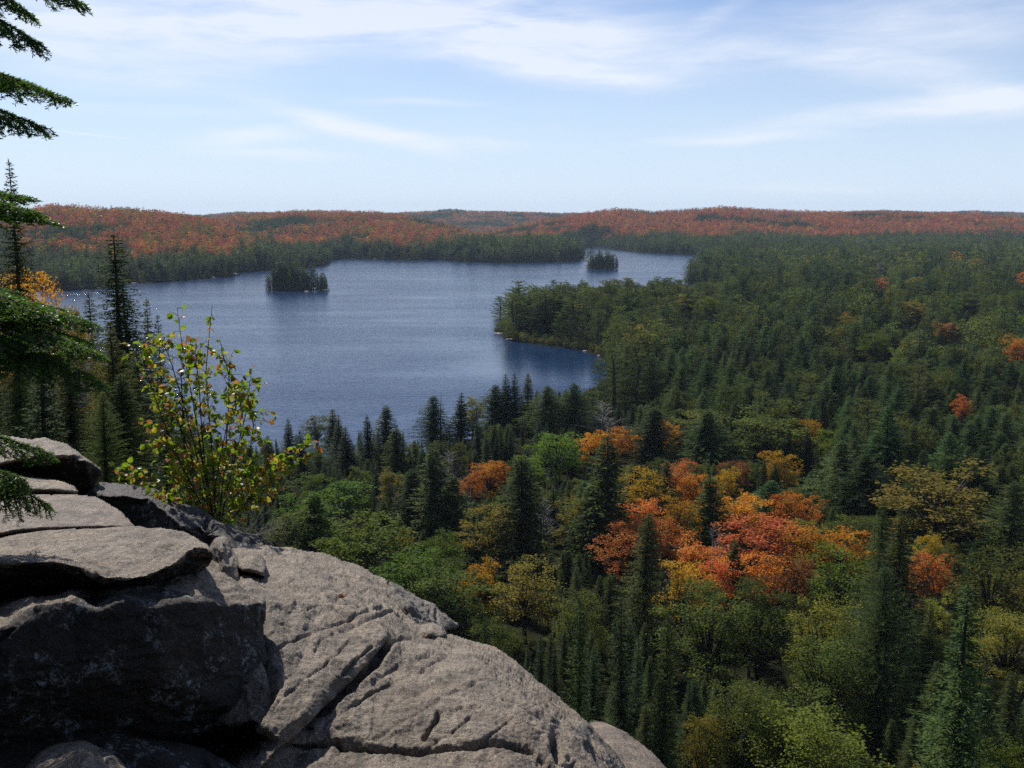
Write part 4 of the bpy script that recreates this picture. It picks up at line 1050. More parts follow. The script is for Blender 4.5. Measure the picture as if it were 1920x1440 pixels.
# ------------------------------------------------------------------ trees one can pick out in the photograph
# shape, leaf material, photo x, photo y of the top, height in metres, crown width in photo px (0 = natural), label
HERO = [
    # far left, on the shoulder of the lookout
    ('spruce', 'spruce', 210, 434, 16, 155, 'tall ragged spruce standing highest against the lake beside the birch sapling'),
    ('spruce', 'spruce', 16, 297, 17, 92, 'slender spruce whose thin top rises above the skyline behind the fir branches'),
    ('spruce', 'spruce', 236, 530, 13, 118, 'dense dark spruce close beside the tallest ragged spruce, half its width overlapping'),
    ('spruce', 'spruce', 274, 556, 12, 70, 'thin spruce with gappy branches, first of two small spires by the birch sapling'),
    ('spruce', 'fir', 294, 586, 11, 72, 'narrow dark spruce spire, lower of the two just behind the birch sapling'),
    ('snag', 'spruce', 95, 415, 15, 40, 'tall nearly bare pole of a spruce beside the orange maple on the shoulder'),
    ('maple', 'orange', 64, 490, 10, 125, 'small orange maple glowing between dark spruces on the lookout shoulder'),
    ('spruce', 'spruce', 34, 440, 15, 80, 'dark spruce standing directly behind the small orange maple on the shoulder'),
    ('birch', 'olive', 128, 562, 8, 95, 'pale olive birch below the bare spruce pole on the shoulder'),
    ('spruce', 'spruce', 150, 600, 9, 70, 'short spruce filling the gap between pale olive birch and ragged spruce'),
    ('hemlock', 'dull', 204, 600, 12, 120, 'yellowish green hemlock with a long bare grey stem below the ragged spruce'),
    ('spruce', 'spruce', 120, 640, 9, 110, 'dark bushy spruce above the perched boulder'),
    ('spruce', 'spruce', 255, 640, 10, 110, 'dark spruce filling the shade left behind the birch sapling stems'),
    ('spruce', 'spruce', 335, 690, 9, 120, 'broad dark spruce showing through the leaves of the birch sapling'),
    ('spruce', 'spruce', 405, 800, 9, 110, 'dark spruce at the right side of the birch sapling, tip below the water'),
    ('fir', 'fir', 60, 640, 5, 150, 'blue green young fir crowding the perched boulder'),
    ('hemlock', 'dull', 185, 735, 6, 120, 'low feathery yellow green hemlock between perched boulder and birch sapling'),
    ('bush', 'dull', 500, 880, 7, 120, 'dull green bush just past the tip of the layered rock'),
    ('bush', 'green', 560, 930, 9, 110, 'fresh green bush beyond the upper edge of the slab, left of the larch'),
    ('spruce', 'spruce', 72, 575, 10, 90, 'shaded spruce under the small orange maple, behind the bright fir bough'), ('spruce', 'spruce', 172, 545, 12, 76, 'slim dark spruce tight against the left side of the tallest ragged spruce'),
    ('spruce', 'spruce', 14, 560, 11, 110, 'dark spruce deep behind the bright drooping fir bough'), ('spruce', 'spruce', 300, 740, 9, 120, 'dark spruce behind the lower left leaves of the birch sapling'),
    ('spruce', 'spruce', 362, 835, 8, 120, 'low dark spruce directly behind the birch sapling stems'), ('spruce', 'spruce', 455, 858, 9, 120, 'low dark spruce behind the right hand twigs of the birch sapling'), ('spruce', 'spruce', 230, 700, 8, 130, 'shaded bushy spruce between the bare stemmed hemlock and the birch sapling'),
    # near lakeshore
    ('fir', 'fir', 505, 815, 14, 46, 'fir spire at the shore end where the water meets the birch sapling twigs'),
    ('fir', 'fir', 541, 785, 15, 44, 'narrow dark fir, first spire clear of the birch sapling twigs'),
    ('fir', 'fir', 567, 806, 14, 42, 'short dark fir between two taller shore firs near the birch sapling'),
    ('birch', 'dull', 592, 775, 13, 62, 'rounded grey green birch among the pointed firs on the near shore'),
    ('fir', 'fir', 622, 767, 16, 50, 'tall dark fir, left of a twin pair on the near shore'),
    ('fir', 'fir', 634, 779, 15, 44, 'dark fir forming the right half of the twin pair on the near shore'),
    ('fir', 'fir', 650, 800, 14, 52, 'dark fir just below the twin pair on the near shore'),
    ('fir', 'fir', 690, 779, 15, 44, 'slim dark fir left of the tallest pyramid spruce on the near shore'),
    ('spruce', 'spruce', 721, 758, 17, 62, 'pyramid shaped dark spruce standing tallest in the middle of the near shore'),
    ('spruce', 'spruce', 745, 800, 15, 64, 'dark spruce under the right flank of the pyramid spruce'),
    ('hemlock', 'hemlock', 812, 742, 17, 80, 'broad grey green conifer with ragged top jutting into the water view'),
    ('snag', 'spruce', 826, 734, 18, 30, 'thin bare dead pole rising beside the broad ragged shore conifer'),
    ('fir', 'fir', 861, 736, 17, 56, 'dark pointed fir right of the broad ragged shore conifer'),
    ('birch', 'olive', 884, 742, 15, 50, 'pale olive birch top touching the dark pointed shore fir'),
    ('hemlock', 'dull', 930, 722, 16, 84, 'brownish green rounded tree left of the three needle sharp spires'),
    ('fir', 'fir', 950, 702, 19, 46, 'needle sharp spire, leftmost of the three that pierce the lake'),
    ('fir', 'fir', 966, 700, 19, 40, 'needle sharp spire, middle of the three that pierce the lake'),
    ('fir', 'dull', 989, 698, 19, 42, 'brownish needle sharp spire, rightmost of the three that pierce the lake'),
    ('hemlock', 'hemlock', 1025, 722, 17, 84, 'dark rounded hemlock just right of the three sharp spires'),
    ('hemlock', 'hemlock', 1075, 718, 17, 80, 'dark hemlock at the corner of the bay opposite the wooded point'),
    ('pine', 'pine', 1152, 655, 24, 92, 'yellow green pine at the head of the small bay'),
    ('pine', 'pine', 1195, 650, 24, 90, 'second yellow green pine right of the bay head, touching its neighbour'),
    # wooded point
    ('pine', 'pine', 937, 556, 23, 34, 'lone thin pine leaning over the water at the tip of the wooded point'),
    ('pine', 'pine', 975, 528, 29, 62, 'tall pine with the highest pointed top on the wooded point'),
    ('pine', 'dull', 962, 552, 24, 60, 'full bushy pine nearest the tip of the wooded point'),
    ('pine', 'pine', 1022, 545, 25, 66, 'yellowish pine lit on its flank, second behind the tip of the wooded point'),
    ('pine', 'pine', 1078, 548, 25, 70, 'tiered yellow green pine in the middle of the wooded point front'),
    ('hemlock', 'hemlock', 1050, 552, 22, 60, 'dark hemlock between two tiered pines on the wooded point'),
    ('pine', 'pine', 1296, 490, 25, 30, 'gaunt pine with an open crown silhouetted on the water past the wooded point'),
    # valley, left part
    ('birch', 'green', 592, 880, 12, 70, 'small fresh green birch below the dark shore firs'),
    ('birch', 'green', 640, 898, 12, 110, 'pale feathery green willow like tree beneath the shore firs'),
    ('birch', 'dull', 668, 872, 12, 56, 'dull green small tree with pointed top under the pyramid spruce'),
    ('birch', 'olive', 735, 876, 13, 62, 'yellowing birch standing before the dark spruces of the near shore'),
    ('spruce', 'green', 582, 925, 13, 100, 'light green larch with a thin dark stem beside the upper slab edge'),
    ('maple', 'lime', 690, 975, 12, 165, 'bright yellow green bushy tree just beyond the slab rim'),
    ('maple', 'green', 770, 1030, 12, 130, 'mid green bushy tree right of the bright yellow green one at the slab rim'),
    ('maple', 'dull', 840, 1060, 12, 150, 'dull green bushy tree at the rim beside the jagged rock'),
    ('maple', 'green', 640, 1000, 10, 110, 'leafy green bush hugging the slab rim below the larch'),
    ('birch', 'dull', 545, 955, 10, 100, 'dusky green young tree at the start of the slab rim'),
    ('bush', 'dull', 880, 1120, 8, 130, 'dark green bush below the jagged rim rock'),
    ('bush', 'dull', 925, 1165, 8, 110, 'low dark bush beside the rounded end of the slab crest'),
    ('spruce', 'spruce', 815, 838, 21, 96, 'large dark spruce left of the leafless grey tree'),
    ('spruce', 'spruce', 772, 880, 15, 80, 'dark spruce left neighbour of the large spruce above the rim bushes'),
    ('spruce', 'spruce', 848, 890, 15, 84, 'dark spruce with open lower branches right of the large spruce'),
    ('bare', 'dull', 843, 842, 12, 74, 'leafless grey tree among dark spruces near the shore'),
    ('snag', 'dull', 882, 878, 11, 26, 'blackened dead trunk standing in front of the small red maple'),
    ('maple', 'red', 882, 886, 9, 46, 'small crimson maple behind the blackened dead trunk'),
    ('maple', 'orange', 922, 862, 11, 72, 'salmon orange maple alone among dark spires in the left valley'),
    ('spruce', 'spruce', 985, 852, 23, 118, 'tall dark spruce rising in front of the green maple pair'),
    ('maple', 'green', 1044, 806, 16, 104, 'rounded mid green maple behind the row of young spires'),
    ('birch', 'green', 985, 850, 14, 66, 'slim green birch left against the rounded green maple'),
    ('maple', 'olive', 918, 940, 14, 96, 'olive yellow maple left of the tall dark spruce in the valley'),
    ('maple', 'olive', 1078, 925, 14, 80, 'olive yellow maple squeezed between two tall dark spruces'),
    ('bare', 'dull', 1020, 930, 11, 70, 'grey leafless crown right of the tall dark spruce'),
    ('maple', 'orange', 905, 1050, 11, 70, 'bright orange maple top in the shade beyond the jagged rim rock'),
    ('maple', 'olive', 985, 1055, 13, 125, 'green maple tinged with orange below the tall valley spruce'),
    ('spruce', 'spruce', 1140, 815, 26, 118, 'very tall dark spruce left of the orange maples'),
    ('spruce', 'spruce', 1105, 900, 17, 86, 'dark spruce shoulder to shoulder with the very tall one'),
    ('fir', 'fir', 895, 790, 12, 26, 'young blue green spire, first of a row before the shore'), ('fir', 'fir', 912, 806, 12, 26, 'young blue green spire, second of the row before the shore'),
    ('fir', 'fir', 932, 812, 12, 26, 'young blue green spire, third of the row before the shore'), ('fir', 'fir', 958, 800, 13, 28, 'young blue green spire below the sharpest of the three lake piercing firs'),
    ('fir', 'fir', 1010, 780, 13, 30, 'slender pale spire right of the green maple top'), ('fir', 'fir', 1024, 790, 13, 30, 'slender pale spire touching the top of the green maple'),
    # coloured maples
    ('bare', 'dull', 1132, 752, 13, 96, 'grey leafless tree above the first orange maple'),
    ('maple', 'orange', 1112, 808, 12, 58, 'orange maple left under the grey leafless tree'), ('maple', 'orange', 1165, 800, 13, 72, 'deep orange maple right under the grey leafless tree'),
    ('spruce', 'hemlock', 1226, 762, 18, 92, 'dark green spruce right of the deep orange maple'), ('maple', 'orange', 1252, 788, 12, 40, 'scrap of orange maple behind the dark green spruce'),
    ('hemlock', 'hemlock', 1325, 768, 18, 120, 'big rounded grey green hemlock above the coloured maples'), ('maple', 'dull', 1308, 764, 15, 110, 'pale sage green crown behind the big rounded hemlock'),
    ('maple', 'yellow', 1208, 882, 13, 92, 'amber maple topmost on the left of the coloured group'), ('maple', 'pink', 1276, 858, 13, 56, 'salmon pink slender maple beside the bare stem at the top of the coloured group'),
    ('maple', 'orange', 1302, 880, 13, 64, 'orange maple just right of the salmon pink slender one'), ('spruce', 'spruce', 1250, 862, 15, 50, 'slim dark spruce between amber and salmon maples'),
    ('spruce', 'spruce', 1332, 888, 17, 98, 'dark spruce standing in the centre of the coloured maples'), ('maple', 'yellow', 1365, 876, 13, 56, 'golden maple right behind the central dark spruce'),
    ('maple', 'orange', 1392, 920, 14, 106, 'orange maple right of the central dark spruce'), ('hemlock', 'hemlock', 1445, 900, 14, 110, 'squat dark conifer between the two orange maples'),
    ('maple', 'orange', 1492, 918, 14, 92, 'golden orange maple right of the squat dark conifer'), ('maple', 'red', 1205, 932, 14, 88, 'crimson topped maple at the left edge of the coloured group'),
    ('maple', 'pink', 1180, 972, 13, 100, 'faded salmon maple lowest at the left edge of the coloured group'), ('maple', 'red', 1250, 970, 13, 96, 'vermilion maple under the crimson topped one'),
    ('maple', 'yellow', 1270, 930, 13, 78, 'amber maple between crimson maple and central dark spruce'), ('maple', 'pink', 1420, 962, 14, 130, 'broad salmon orange maple filling the middle of the group'),
    ('maple', 'orange', 1490, 975, 13, 110, 'orange maple with brownish crown right of the broad salmon one'), ('maple', 'red', 1315, 1010, 12, 90, 'red maple in the lower middle of the coloured group'),
    ('maple', 'yellow', 1282, 1050, 12, 100, 'yellow orange maple lowest in the coloured group'), ('maple', 'red', 1340, 1045, 12, 72, 'pinkish red maple left of the small dark spruce'),
    ('maple', 'orange', 1420, 1035, 12, 116, 'rusty orange maple right of the small dark spruce'), ('maple', 'orange', 1575, 988, 13, 110, 'orange maple at the right end of the coloured group'),
    ('maple', 'olive', 1520, 970, 13, 70, 'olive bush like crown between two orange maples'), ('bare', 'dull', 1338, 985, 10, 66, 'thin grey leafless tree amid the red maples'),
    ('spruce', 'spruce', 1374, 1008, 14, 66, 'small dark spruce at the foot of the coloured maples'), ('maple', 'rust', 1478, 1035, 14, 100, 'russet maple left of the yellow green one'),
    ('maple', 'lime', 1575, 1030, 14, 130, 'yellow green maple below the right end of the coloured group'), ('maple', 'olive', 1755, 875, 19, 215, 'very wide bronze maple with a domed crown'),
    ('maple', 'yellow', 1742, 996, 12, 46, 'little yellow maple in front of the wide bronze maple'), ('maple', 'red', 1745, 1030, 12, 84, 'isolated salmon red maple below the little yellow one'),
    ('spruce', 'spruce', 1655, 932, 25, 96, 'tall dark spruce, left of the two tops before the bronze maple'), ('spruce', 'spruce', 1690, 948, 26, 130, 'tall dark spruce, right of the two tops before the bronze maple'),
    ('hemlock', 'hemlock', 1585, 825, 18, 120, 'dark green layered hemlock above the right end of the coloured maples'), ('hemlock', 'hemlock', 1625, 850, 17, 120, 'dark hemlock leaning on the layered one above the coloured maples'),
    ('fir', 'fir', 1482, 800, 14, 40, 'small fir spire beside the upper golden maple'), ('fir', 'fir', 1515, 806, 14, 44, 'small fir spire right of the upper golden maple'), ('fir', 'fir', 1432, 862, 12, 38, 'small dark spire left of the golden maple'),
    ('fir', 'fir', 1456, 868, 12, 40, 'small dark spire in front of the golden maple'), ('maple', 'yellow', 1462, 842, 13, 66, 'golden maple among small fir spires'), ('maple', 'yellow', 1508, 782, 14, 62, 'upper golden maple higher up among small fir spires'),
    ('maple', 'dull', 1440, 772, 17, 130, 'big sage olive crown left of the upper golden maple'), ('maple', 'rust', 1375, 860, 12, 60, 'dark red brown maple peeping out below the big rounded hemlock'),
    # lower right foreground of the valley
    ('spruce', 'spruce', 1206, 958, 23, 112, 'tall spruce in front of the faded salmon maple'), ('spruce', 'fir', 1172, 1115, 23, 104, 'dark spruce above the lower end of the slab'),
    ('spruce', 'spruce', 1085, 1125, 23, 104, 'green flanked spruce left above the lower slab'), ('spruce', 'spruce', 1245, 1150, 22, 100, 'dark spruce right of the two above the lower slab'),
    ('fir', 'fir', 1012, 1190, 12, 52, 'little fir spire at the slab edge'), ('fir', 'fir', 1042, 1205, 12, 44, 'thin little fir right beside the one at the slab edge'), ('fir', 'fir', 908, 1160, 11, 36, 'tiny pale spire above the slab crest'),
    ('snag', 'dull', 1049, 1100, 14, 30, 'white barked dead stick between spruces above the slab'),
    ('maple', 'dull', 1330, 1095, 16, 170, 'dark green rounded maple below the yellow orange one'), ('maple', 'dull', 1430, 1090, 16, 160, 'dark green rounded maple left of the amber maple'),
    ('maple', 'olive', 1552, 1122, 16, 150, 'amber olive maple standing out in the lower forest'), ('maple', 'dull', 1560, 1190, 14, 170, 'dull green maple under the amber olive one'),
    ('hemlock', 'hemlock', 1660, 1060, 22, 170, 'dark massive hemlock below the two tall spruces'), ('spruce', 'spruce', 1822, 1090, 27, 210, 'huge dark spruce in the lower right corner of the forest'),
    ('maple', 'olive', 1322, 1335, 10, 95, 'shaded olive yellow maple low beside the slab'), ('maple', 'lime', 1515, 1325, 12, 250, 'broad yellow green crown at the very bottom of the view'),
    ('maple', 'lime', 1895, 1392, 10, 130, 'yellow green crown in the bottom corner under the huge spruce'), ('hemlock', 'hemlock', 1905, 900, 20, 120, 'lighter green conifer cut by the frame edge'),
    ('maple', 'dull', 1865, 1015, 17, 150, 'olive green tall maple beside the lighter green conifer'), ('maple', 'olive', 1895, 1130, 14, 130, 'yellowing maple above the huge spruce at the frame edge'),
    ('maple', 'orange', 1915, 628, 19, 44, 'orange maple cut by the frame edge far up the forest'), ('maple', 'red', 1803, 740, 14, 34, 'single scarlet maple dot in the dark forest'),
    ('maple', 'dull', 1815, 545, 18, 62, 'greyish green crown in a clump high in the broad forest'), ('maple', 'lime', 1640, 620, 18, 64, 'lime tinted crown highest of a pale clump in the broad forest'),
    ('maple', 'olive', 1600, 590, 18, 54, 'olive crown just above the lime tinted one in the broad forest'), ('maple', 'olive', 1715, 562, 18, 56, 'pale olive crown left of the greyish green one in the broad forest'),
    ('bare', 'dull', 1650, 492, 17, 44, 'greyish bare patch of a tree near the back of the broad forest'), ('maple', 'red', 1652, 520, 16, 26, 'little red maple below the greyish bare tree in the broad forest'),
    ('maple', 'yellow', 1594, 580, 16, 22, 'little golden maple dot above the olive crown in the broad forest'), ('maple', 'rust', 1775, 600, 17, 40, 'rusty maple under the greyish green crown in the broad forest'),
    ('maple', 'lime', 1330, 555, 18, 50, 'lime green crown at the back of the wooded point'), ('maple', 'olive', 1285, 548, 17, 46, 'olive crown at the back of the wooded point'),
    ('maple', 'red', 1418, 464, 18, 40, 'red maple patch on the far bank behind the promontory'),
]


class Tree:
    __slots__ = ('shape', 'mat', 'x', 'y', 'z', 'h', 'w', 'rot', 'var', 'hero', 'label', 'vis', 'pxh')

    def __init__(s, shape, mat, x, y, z, h, w, rot, var, hero=False, label=None):
        s.shape, s.mat, s.x, s.y, s.z, s.h, s.w, s.rot, s.var, s.hero, s.label = shape, mat, x, y, z, h, w, rot, var, hero, label
        s.vis = 0


def place_heroes():
    r = np.random.default_rng(31)
    out = []
    for shape, mat, x, yt, H, wpx, label in HERO:
        a, b = ray(x, yt)
        a, b = float(a), float(b)
        Ys = np.concatenate([np.arange(9, 60, .5), np.arange(60, 420, 2.0), np.arange(420, 2600, 6.0)])
        f = EYE + b * Ys - ground_z(a * Ys, Ys) - H
        land = land_dist(a * Ys, Ys) > 1.5
        isl = np.zeros(len(Ys), bool)
        best = None
        s = np.nonzero((f[:-1] >= 0) & (f[1:] < 0))[0]
        if b > -.02 or len(s) == 0: best = float(Ys[np.argmin(np.abs(f))])
        else: best = float(Ys[s[-1] + 1])
        Y = best
        if x < 460: Y = {210: 58, 16: 52, 236: 60, 274: 66, 294: 68, 95: 62, 64: 60, 34: 66, 128: 46, 150: 52, 204: 34, 120: 30, 255: 48, 335: 44, 405: 52, 60: 14.5, 185: 21, 72: 44, 172: 62, 14: 40, 300: 40, 362: 36, 455: 40, 230: 32}.get(x, Y)
        if x == 937: Y = 706.0
        X = a * Y
        gz = float(ground_z(np.array([X]), np.array([Y]))[0])
        h = EYE + b * Y - gz
        if h < 2.5: h = 2.5; gz = EYE + b * Y - h
        w = wpx * Y / FPX * (1.22 if shape == 'maple' else 1.12) if wpx else None
        out.append(Tree(shape, mat, X, Y, gz, h, w, r.uniform(0, 6.28), int(r.integers(0, 4)), True, label))
    return out


ENV = [(-400, 480), (0, 520), (100, 570), (200, 640), (300, 700), (350, 760), (430, 830), (480, 835), (520, 822), (600, 805), (660, 806), (700, 806), (760, 806), (790, 790), (850, 766), (930, 738), (1000, 732), (1075, 730), (1120, 722), (1150, 690), (1180, 668), (1230, 640)]


def scatter():
    r = np.random.default_rng(5)
    trees = []
    # alder and cedar scrub leaning over every shore, and the islets packed with trees
    for sp, y0, y1, kind in ((3.2, 240, 900, 'scrub'), (5.0, 900, 2300, 'scrub'), (3.6, 950, 1560, 'islet')):
        W = y1 * .58
        gx, gy = np.meshgrid(np.arange(-W, W, sp), np.arange(y0, y1, sp))
        X = (gx + r.uniform(-.45, .45, gx.shape) * sp).ravel(); Y = (gy + r.uniform(-.45, .45, gy.shape) * sp).ravel()
        isl = np.full(len(X), -1e9)
        for ix, iy, ia, ib in ISL:
            isl = np.maximum(isl, (1 - np.sqrt(((X - ix) / ia) ** 2 + ((Y - iy) / ib) ** 2)) * min(ia, ib))
        d = np.maximum(land_dist(X, Y), isl)
        k = ((d > .3) & (d < 8)) if kind == 'scrub' else (isl > .8)
        X, Y, d = X[k], Y[k], d[k]
        Z = ground_z(X, Y)
        for x, y, z, dd in zip(X, Y, Z, d):
            if kind == 'scrub':
                trees.append(Tree('bush', ('dull', 'dull', 'olive', 'hemlock')[int(r.integers(0, 4))], float(x), float(y), float(z), r.uniform(2.5, 5.5), r.uniform(3.5, 5.5), r.uniform(0, 6.28), int(r.integers(0, 4))))
            else:
                sh = ('spruce', 'hemlock', 'spruce', 'pine')[int(r.integers(0, 4))]
                h = r.uniform(8, 19) + min(dd, 10) * .7
                q = (x - i1[0]) / 25.0
                if abs(q) < 1.05: h *= 1.08 - .42 * max(0, q) ** 1.3 - .3 * max(0, -q) ** 3
                trees.append(Tree(sh, sh, float(x), float(y), float(z), h, h * .29, r.uniform(0, 6.28), int(r.integers(0, 4))))
    zones = [(22, 120, 4.6), (120, 270, 5.2), (270, 420, 6.8), (420, 1000, 9.0), (1000, 2150, 10.2), (2150, 3900, 11.5), (3900, 6600, 16.0)]
    for y0, y1, sp in zones:
        W = y1 * .60 + 25
        gx, gy = np.meshgrid(np.arange(-W, W, sp), np.arange(y0, y1, sp))
        X = (gx + r.uniform(-.48, .48, gx.shape) * sp).ravel(); Y = (gy + r.uniform(-.48, .48, gy.shape) * sp).ravel()
        k = np.abs(X) < Y * .56 + 18
        X, Y = X[k], Y[k]
        ld = land_dist(X, Y)
        isl = np.full(len(X), -1e9)
        for ix, iy, ia, ib in ISL:
            isl = np.maximum(isl, (1 - np.sqrt(((X - ix) / ia) ** 2 + ((Y - iy) / ib) ** 2)) * min(ia, ib))
        on = np.maximum(ld, isl)
        k = on > 1.2
        X, Y, on, isl = X[k], Y[k], on[k], isl[k]
        Z = ground_z(X, Y)
        az = np.degrees(np.arctan2(X, Y))
        px, py, _ = to_px(X, Y, Z)
        n1 = fbm2(X, Y, 60, 3, 21); n2 = fbm2(X, Y, 25, 2, 22); n3 = fbm2(X, Y, 260, 3, 23); n4 = fbm2(X, Y, 110, 2, 24)
        u = r.uniform(0, 1, len(X)); u2 = r.uniform(0, 1, len(X)); u3 = r.uniform(.8, 1.15, len(X))
        for i in range(len(X)):
            x, y, z = float(X[i]), float(Y[i]), float(Z[i])
            hill = z
            d = math.hypot(x, y)
            if isl[i] > 0:
                shape, mat = ('pine', 'pine') if u[i] < .4 else (('hemlock', 'hemlock') if u[i] < .8 else ('spruce', 'spruce')); h = r.uniform(15, 26)
            elif y < 420:
                left = px[i] < 480
                if left:
                    shape, mat = ('spruce', 'spruce') if u[i] < .75 else ('hemlock', 'dull'); h = r.uniform(7, 13)
                elif on[i] < 95 and px[i] < 1130:
                    shape, mat = ('fir', 'fir') if u[i] < .42 else (('spruce', 'spruce') if u[i] < .74 else (('hemlock', 'hemlock') if u[i] < .93 else ('birch', 'dull'))); h = r.uniform(11, 17)
                elif px[i] > 1500 and y > 200 or px[i] > 1150 and y > 270:
                    shape, mat = ('hemlock', 'hemlock') if u[i] < .70 else (('spruce', 'spruce') if u[i] < .85 else (('pine', 'pine') if u[i] < .92 else ('maple', 'dull'))); h = r.uniform(13, 19)
                    if n1[i] > .20 and u2[i] < .6: shape, mat = 'maple', ('sage', 'olive', 'lime')[int(u[i] * 3)]
                else:
                    if 930 < px[i] < 1350 and y < 180: shape, mat = ('spruce', 'spruce') if u[i] < .72 else (('fir', 'fir') if u[i] < .92 else ('maple', 'dull'))
                    elif u[i] < .42: shape, mat = 'spruce', 'spruce'
                    elif u[i] < .56: shape, mat = 'fir', 'fir'
                    elif u[i] < .72: shape, mat = 'maple', 'dull'
                    elif u[i] < .84: shape, mat = 'maple', 'green' if px[i] < 950 else 'dull'
                    elif u[i] < .92: shape, mat = 'maple', 'olive'
                    else: shape, mat = 'hemlock', 'hemlock'
                    h = r.uniform(9, 14)
                if y < 80: h = r.uniform(5, 10)
            elif y < 2500 and hill + n1[i] * 14 + n3[i] * 9 < (13 if px[i] < 980 else 20) or on[i] + n1[i] * 50 < 42:
                pt = px[i] < 1400 and y < 830
                if pt:
                    shape, mat = ('pine', 'pine') if u[i] < .45 else (('hemlock', 'hemlock') if u[i] < .8 else (('maple', 'olive') if u[i] < .86 else ('maple', 'dull'))); h = r.uniform(16, 23)
                else:
                    shape, mat = ('hemlock', 'hemlock') if u[i] < .60 else (('spruce', 'spruce') if u[i] < .75 else (('pine', 'pine') if u[i] < .86 else ('maple', 'dull'))); h = r.uniform(14, 22)
                    if n1[i] > .16 and u2[i] < .70 and on[i] > 40: shape, mat = 'maple', ('sage', 'olive', 'lime', 'sage', 'dull')[int(u[i] * 5)]
                    if u2[i] > .9995: shape, mat = 'maple', ('red', 'orange')[int(u[i] * 2)]
                    if hill > 20 and u2[i] > .985 and on[i] > 60: shape, mat = 'maple', ('hillred', 'rust', 'orange')[int(u[i] * 3)]
                if y > 1200: h *= 1.15
            else:
                con = n1[i] * .55 + n3[i] * .55 + n4[i] * .6
                if con > (.17 if y < 3900 else -.02) or u2[i] < .07: shape, mat = ('hemlock', 'hemlock') if u[i] < .6 else (('spruce', 'spruce') if u[i] < .8 else ('pine', 'pine'))
                else:
                    shape = 'maple'
                    mix = u[i] + n2[i] * .35
                    east = px[i] > 980
                    if east: mat = 'hillred' if mix < .62 else ('red' if mix < .70 else ('orange' if mix < .77 else ('rust' if mix < .93 else 'olive')))
                    else: mat = 'hillred' if mix < .46 else ('orange' if mix < .53 else ('rust' if mix < .78 else ('olive' if mix < .90 else 'dull')))
                h = r.uniform(14, 18)
            h *= u3[i]
            if 850 < px[i] < 1095 and 1700 < y < 1990: h *= 1.25
            h *= (.72 + .5 * u2[i]) if y < 2150 else (.88 + .2 * u2[i])
            w = h * {'hemlock': .58, 'pine': .52, 'spruce': .36, 'fir': .27, 'maple': .66, 'birch': .45, 'bush': .8}[shape] * r.uniform(.85, 1.2)
            if y > 420 and shape == 'hemlock': w *= 1.08
            if y > 2150: w = (12.5 if shape == 'maple' else 8.5) * u3[i]
            if y > 3900: w = 19 * u3[i]
            trees.append(Tree(shape, mat, x, y, z, h, w, r.uniform(0, 6.28), int(r.integers(0, 4))))
    # the wood behind the viewpoint, which shades the rock faces from the northern sky
    for i in range(46):
        a = math.radians(r.uniform(100, 260)); d = r.uniform(5, 26)
        x, y = math.sin(a) * d, math.cos(a) * d
        z = float(ground_z(np.array([x]), np.array([y]))[0])
        trees.append(Tree('spruce', 'spruce', x, y, z, r.uniform(9, 15), None, r.uniform(0, 6.28), int(r.integers(0, 4))))
    return trees


def screen_box(t):
    x, yb, f = to_px(t.x, t.y, t.z)
    _, yt, _ = to_px(t.x, t.y, t.z + t.h)
    w = t.w if t.w else NAT[t.shape][1] * 2 * t.h / NAT[t.shape][0]
    return x, yt, yb, w * FPX / f / 2


